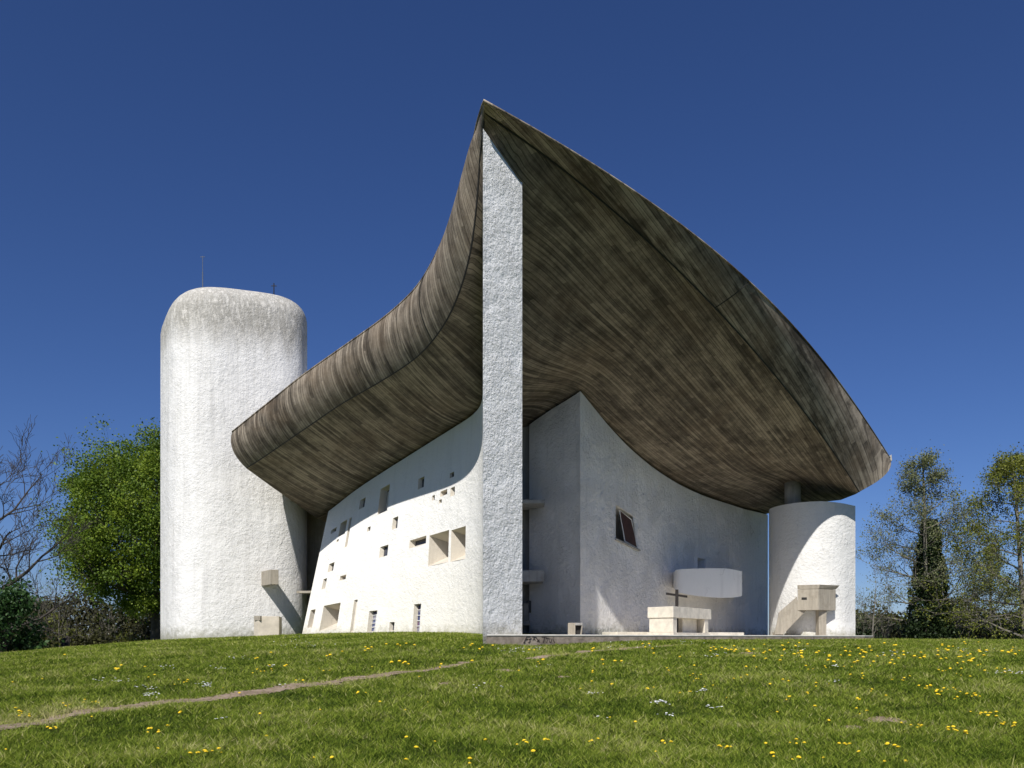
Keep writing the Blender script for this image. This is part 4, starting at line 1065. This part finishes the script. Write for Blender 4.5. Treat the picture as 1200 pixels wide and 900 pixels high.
# ivy on the trunk
iv = [o for o in COL.objects if o.name.startswith('ivy_tree')][0]
r = np.random.default_rng(3); n = 24000; zz = r.random(n)**1.15*11.8; ang = r.random(n)*6.283
lump = np.array([1+.45*mnoise.noise((a*1.3,z*.7,0)) for a, z in zip(np.cos(ang)*2+np.sin(ang), zz)])
rad = (1.75*np.clip(1-(zz/12.2),0,1)**.75+.34)*lump*r.random(n)**.4
leaves('ivy', np.stack([rad*np.cos(ang),rad*np.sin(ang),zz],1), .20, M_darkleaf, iv, r, .5)
def bush(name, base, label, w, h, n, size, mat, seed, stems=9, cat='bush', group=None, twig=None):
    root = empty(name, tuple(base)); tag(root, label, cat, group); rd = random.Random(seed); r = np.random.default_rng(seed)
    sb_ = MB()
    for _ in range(stems):
        a = rd.uniform(0,6.28); e = Vector((math.cos(a)*w*.4*rd.random(), math.sin(a)*w*.4*rd.random(), h*rd.uniform(.7,1.05)))
        mid = e*.5+Vector((rd.gauss(0,.1),rd.gauss(0,.1),0)); sb_.tube([(0,0,0),mid,e],[.05,.03,.008],4,False)
        for _ in range(7):
            s = rd.uniform(.3,1); p = e*s; q = p+Vector((rd.gauss(0,.3),rd.gauss(0,.3),rd.uniform(.2,.8)))*(h*.16); sb_.tube([p,q],[.014,.005],3,False)
    sb_.build('stems', twig or M_bark, root, True, recalc=False)
    # lumpy ellipsoid shell of clumps
    K_ = 60; cl = r.normal(size=(K_,3)); cl /= np.linalg.norm(cl,axis=1)[:,None]; cl[:,2] = np.abs(cl[:,2])
    cl *= (.55+.45*r.random(K_))[:,None]; cl *= np.array([w*.5,w*.5,h*.95]); k = r.integers(0,K_,n)
    C = cl[k]+r.normal(0,1,(n,3))*np.array([w*.085,w*.085,h*.07]); C[:,2] = np.maximum(C[:,2],.03)
    T = .5+.25*(r.random(K_)-.5)[k]
    leaves('foliage', C, size, mat, root, r, T); return root
bush('dark_green_bush', gbase(4,38), 'glossy dark green bush at the left edge below the bare tree', 3.4, 3.7, 6500, .17, M_bushy, 8)
def hedge_bushes(specs, D, seeds, mats, labels, cats):
    for i,(px,top,w) in enumerate(specs):
        bs_ = gbase(px, D+(i%3)*3); h = (HY-top)/F*bs_[1]-bs_[2]
        bush('scrub_bush', bs_, labels[i], w, h, 3800, .24, mats[i%len(mats)], seeds+i, 14, 'bush', 'scrub bushes behind the lawn', M_barkg)
hedge_bushes([(30,712,5.5),(62,722,6),(95,735,5),(118,728,5),(150,742,5),(172,724,4.6),(205,734,5)], 74, 100, [M_scrub,M_yell,M_scrub],
  ['low brown scrub bush behind the glossy dark green bush','yellow green scrub bush left of the big green tree','low dull scrub bush below the left side of the green tree','taller scrub bush under the middle of the green tree','lowest scrub bush under the green tree','scrub bush beside the trunk of the green tree by the tower','scrub bush mostly hidden behind the white tower'], None)
hedge_bushes([(1008,716,4.5),(1034,708,4.6),(1060,716,4.4),(1112,712,4.6),(1140,722,4.6),(1166,714,5),(1194,716,5),(1225,712,5)], 68, 200, [M_darkleaf,M_scrub,M_darkleaf],
  ['dark scrub bush touching the curved white pier','brownish scrub bush behind the leafless shrub','dark scrub bush left of the ivy covered trunk','brownish scrub bush right of the ivy covered trunk','low dark scrub bush between ivy tree and slender tree','dark scrub bush under the slender tree','brownish scrub bush under the budding tree','dark scrub bush at the far right edge'], None)
# far wood and undergrowth that reads as one mass
def thicket(name, x0, x1, D0_, D1_, h, n, seed, mat, label):
    r = np.random.default_rng(seed); px = x0+(x1-x0)*r.random(n); D = D0_+(D1_-D0_)*r.random(n); X = (px-CX)/F*D
    zg = ground(X, D); hh = h*(.75+.35*np.array([mnoise.noise((x*.25,d*.1,seed)) for x, d in zip(X, D)])); Z = zg+hh*r.random(n)**.8
    root = empty(name, (0,0,0)); o = leaves(name, np.stack([X,D,Z],1), .34, mat, None, r, .5)
    bpy.data.objects.remove(root); tag(o, label, 'undergrowth', kind='stuff'); return o
thicket('undergrowth', -80, 330, 84, 96, 9.5, 42000, 4, M_scrub, 'dull brown green undergrowth behind the trees on the left')
thicket('thicket', 985, 1300, 78, 90, 7.6, 34000, 6, M_scrub, 'dark thicket behind the trees on the right')
# thin bare saplings inside the left scrub
for i,(px,D,h) in enumerate([(38,78,8.5),(52,80,9.5),(70,76,8),(20,80,10),(128,77,6)]):
    lab = ['thin grey sapling just right of the bare tree trunk','tallest thin grey sapling in the left scrub','short grey sapling at the left foot of the green tree','thin grey sapling behind the bare tree','small grey sapling under the green tree'][i]
    tree('bare_sapling', gbase(px,D), lab, 60+i, h, 2.6, .08, M_barkg, None, levels=3, kids=(14,5,4), upw=.8, first=.15, group='bare saplings in the scrub')
# two dark posts far left at the edge of the lawn
for i,(px,h) in enumerate([(74.5,.50),(79.5,.56)]):
    bs_ = gbase(px,40); b = MB(); b.tube([(0,0,-.2),(0,0,h*.9),(0,0,h)],[.10,.10,.07],8)
    o = b.build('wooden_post', M_barkd); o.location = bs_; o.location.z = (HY-760)/F*40; tag(o, ['left one of two short dark posts at the lawn edge','right one of two short dark posts at the lawn edge'][i], 'post', 'short dark posts')

# ------------------------------------------------------------------ light, sky, camera
el, az = math.radians(SUN_EL), math.radians(SUN_AZ)
to_sun = Vector((-math.sin(az)*math.cos(el), -math.cos(az)*math.cos(el), math.sin(el)))
sun = bpy.data.lights.new('sun', 'SUN'); sun.energy = 4.6; sun.angle = math.radians(.53); sun.color = (1,.965,.90)
so = bpy.data.objects.new('sun', sun); so.rotation_euler = to_sun.to_track_quat('Z','Y').to_euler(); so.location = (-10,-20,40); link(so)
w = bpy.data.worlds.new('World'); scene.world = w; w.use_nodes = True; t = w.node_tree
sky = t.nodes.new('ShaderNodeTexSky'); sky.sky_type = 'NISHITA'; sky.sun_disc = False; sky.sun_elevation = el; sky.sun_rotation = math.atan2(to_sun.x, to_sun.y)
sky.altitude = 500; sky.air_density = 1.0; sky.dust_density = 0.0; sky.ozone_density = 4.0
bg = t.nodes['Background']; bg.inputs['Strength'].default_value = .062
hs = t.nodes.new('ShaderNodeHueSaturation'); hs.inputs['Saturation'].default_value = 1.05; L(t, sky.outputs[0], hs.inputs['Color']); gm = t.nodes.new('ShaderNodeGamma'); gm.inputs[1].default_value = 1.0; tn = mixc(t, 1.0, hs.outputs[0], (.56,.67,.99), 'MULTIPLY'); L(t, tn, gm.inputs[0]); L(t, gm.outputs[0], bg.inputs['Color'])
cam = bpy.data.cameras.new('camera'); cam.sensor_width = 36; cam.lens = F/1200*36; cam.shift_y = (HY-450)/1200; cam.clip_end = 8000
co_ = bpy.data.objects.new('camera', cam); co_.location = (0,0,0); co_.rotation_euler = (math.pi/2,0,0); link(co_); scene.camera = co_
scene.view_settings.view_transform = 'Standard'; scene.view_settings.look = 'None'; scene.view_settings.exposure = .28; scene.view_settings.gamma = 1
scene.cycles.max_bounces = 10; scene.cycles.diffuse_bounces = 8
